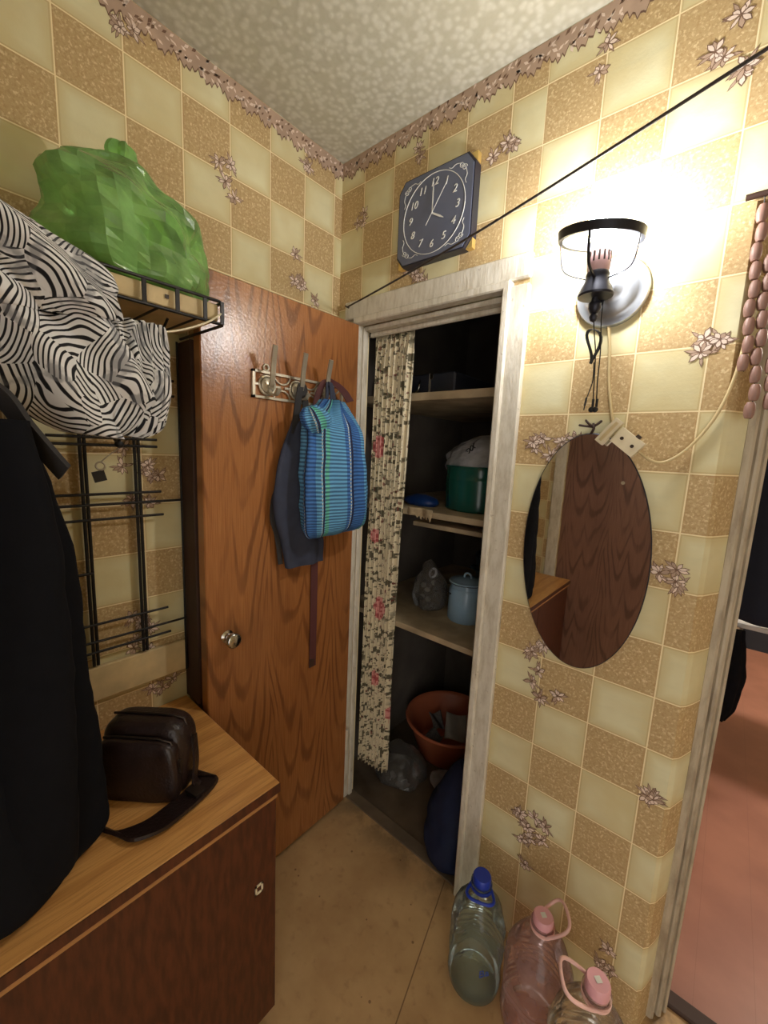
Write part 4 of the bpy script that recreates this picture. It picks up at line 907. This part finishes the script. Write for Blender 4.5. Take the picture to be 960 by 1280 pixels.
# ================================================================== BOTTLES
def bottle(x, y, hgt, r, film, cap, handle, lab, rot, up, lean=(0, 0)):
    t = thing('water_bottle', lab, 'bottle', (x, y, 0), 'large water bottles on the hall floor'); k = hgt/.33
    prof = [(0, .012), (r*.55, .010), (r*.86, .001), (r*.96, .010), (r, .028)]
    for i in range(7):
        z = .045+i*.018; prof += [(r*.985, z), (r*(.945 if i in (2, 3, 4) else .965), z+.006), (r*.985, z+.013)]
    prof += [(r, .178), (r*.985, .200), (r*.93, .222), (r*.80, .246), (r*.60, .268), (r*.38, .284), (.026, .292), (.024, .300), (.024, .312), (.029, .314), (.029, .318), (.022, .320)]
    prof = [(a, c*k) for a, c in prof]
    dsp = lambda a, h, i: .0025*math.sin(a*6+h*30)*(1 if .03 < h < .25 else 0)*.6 + .004*noise.noise(Vector((math.cos(a)*2, math.sin(a)*2, h*20)))*(1 if .03 < h < .24*k else 0)
    MB().lathe(prof, (x, y, .0), 'z', 56, dsp, close=True).build('bottle_body', film, t, smooth=40)
    c = MB().lathe([(0.0225, .314*k), (.0245, .316*k), (.0245, .336*k), (.022, .340*k), (0, .340*k)], (x, y, 0), 'z', 28).build('cap', cap, t, smooth=40)
    if cap == 'cap_pink': MB().lathe([(.008, .3405*k), (.009, .341*k), (.0, .3412*k)], (x, y, 0), 'z', 4).build('cap_mark', 'clock_line', c)
    d = Vector((math.cos(rot), math.sin(rot), 0)); q = Vector((-d.y, d.x, 0)); o = Vector((x, y, .306*k)); ln = .075; uv_ = Vector((0, 0, math.sin(up))); d = d*math.cos(up)
    pts = [o-q*.026, o+(d+uv_)*ln*.35-q*.034, o+(d+uv_)*ln*.8-q*.036, o+(d+uv_)*ln-q*.020, o+(d+uv_)*ln+q*.020, o+(d+uv_)*ln*.8+q*.036, o+(d+uv_)*ln*.35+q*.034, o+q*.026]
    if film == 'pet_green': pts = [o-q*.026, o+d*.03-q*.036, o+d*.045-q*.022, o+d*.045+q*.022, o+d*.03+q*.036, o+q*.026]
    hb = MB().tube(smoothpath(pts, 4), .004, 8); hb.lathe([(.026, -.004), (.0295, -.003), (.0295, .003), (.026, .004)], o, 'z', 28, close=True); hb.build('handle', handle, t, smooth=True)
    return t
b1 = bottle(.822, -.172, .330, .074, 'pet_green', 'cap_blue', 'cap_blue', 'greenish five litre water bottle with blue cap nearest the closet', -1.2, .0)
bottle(.982, -.150, .322, .083, 'pet_pink', 'cap_pink', 'handle_pink', 'pink tinted water bottle standing between the two other bottles', .6, .75)
bottle(1.124, -.248, .385, .084, 'pet_clear', 'cap_pink', 'handle_pink', 'clear water bottle with pink cap nearest the doorway', 3.6, .35)
text_mesh('Ba', 'printed_label', .03, (.872, -.230, .125), 'label_blue', b1, .3, ext=.0006, rot=(PI/2, -.3, .75))

# ================================================================== THROUGH THE DOORWAY
tb = thing('side_table', 'white-topped table with dark frame in the room beyond the doorway', 'table', (1.6, 1.62, 0))
MB().box((1.30, 1.48, .70), (1.95, 2.0, .725), bevel=.003).build('table_top', 'seat_white', tb); MB().box((1.34, 1.50, .60), (1.93, 1.98, .698)).build('apron_frame', 'case_black', tb)
for x in (1.62, 1.92):
    for y in (1.52, 1.96): MB().box((x-.015, y-.015, -.004), (x+.015, y+.015, .60)).build('leg', 'case_black', tb)
jk = thing('navy_jacket', 'dark navy jacket hanging in the room beyond the doorway', 'jacket', (1.42, 1.40, .76))
MB().loft([((1.42, 1.42, 2.02), (.05, 0, 0), (0, .04, 0)), ((1.42, 1.42, 1.94), (.15, 0, 0), (0, .07, 0)), ((1.43, 1.42, 1.6), (.20, 0, 0), (0, .08, 0)), ((1.43, 1.42, 1.2), (.20, 0, 0), (0, .09, 0)), ((1.43, 1.42, .85), (.20, 0, 0), (0, .085, 0)), ((1.43, 1.42, .765), (.18, 0, 0), (0, .05, 0))], 40, 48, lambda th, t, p: .014*math.sin(th*6)+.01*noise.noise(p*8)).build('jacket_body', 'jacket_navy', jk, smooth=True)
MB().tube(smoothpath([(1.42, 1.42, 2.0), (1.42, 1.42, 2.07), (1.44, 1.42, 2.09), (1.45, 1.42, 2.06)], 6), .004, 8).build('hanger_hook', 'metal_dull', jk, smooth=True)
dc = thing('dark_cloth', 'dark cloth hanging beside the table just inside the doorway', 'cloth', (1.31, 1.44, .25))
MB().loft([((1.305, 1.44, .70), (.035, 0, 0), (0, .02, 0)), ((1.31, 1.44, .60), (.05, 0, 0), (0, .03, 0)), ((1.318, 1.44, .45), (.055, 0, 0), (0, .035, 0)), ((1.315, 1.44, .30), (.04, 0, 0), (0, .03, 0)), ((1.31, 1.44, .22), (.02, 0, 0), (0, .015, 0))], 24, 32, lambda th, t, p: .008*math.sin(th*4)+.008*noise.noise(p*16)).build('cloth_body', 'coat_black', dc, smooth=True)
# unseen lamp added to light that room and spill into the hall
cl_ = thing('fill_lamp', 'unseen round ceiling lamp added to light the room beyond the doorway', 'lamp', (2.2, 1.9, H))
MB().lathe([(.06, 0), (.06, -.02), (0, -.021)], (2.2, 1.9, H), 'z', 24).build('lamp_base', 'trim', cl_)
m = Mat('room_fill_glow', .4); m.b.inputs['Emission Color'].default_value = (1., .9, .8, 1); m.b.inputs['Emission Strength'].default_value = ROOM_FILL; M['room_glow'] = m.m
MB().lathe([(.05, -.021), (.12, -.04), (.14, -.075), (.11, -.115), (.05, -.135), (0, -.138)], (2.2, 1.9, H), 'z', 32).build('globe', 'room_glow', cl_, smooth=True)
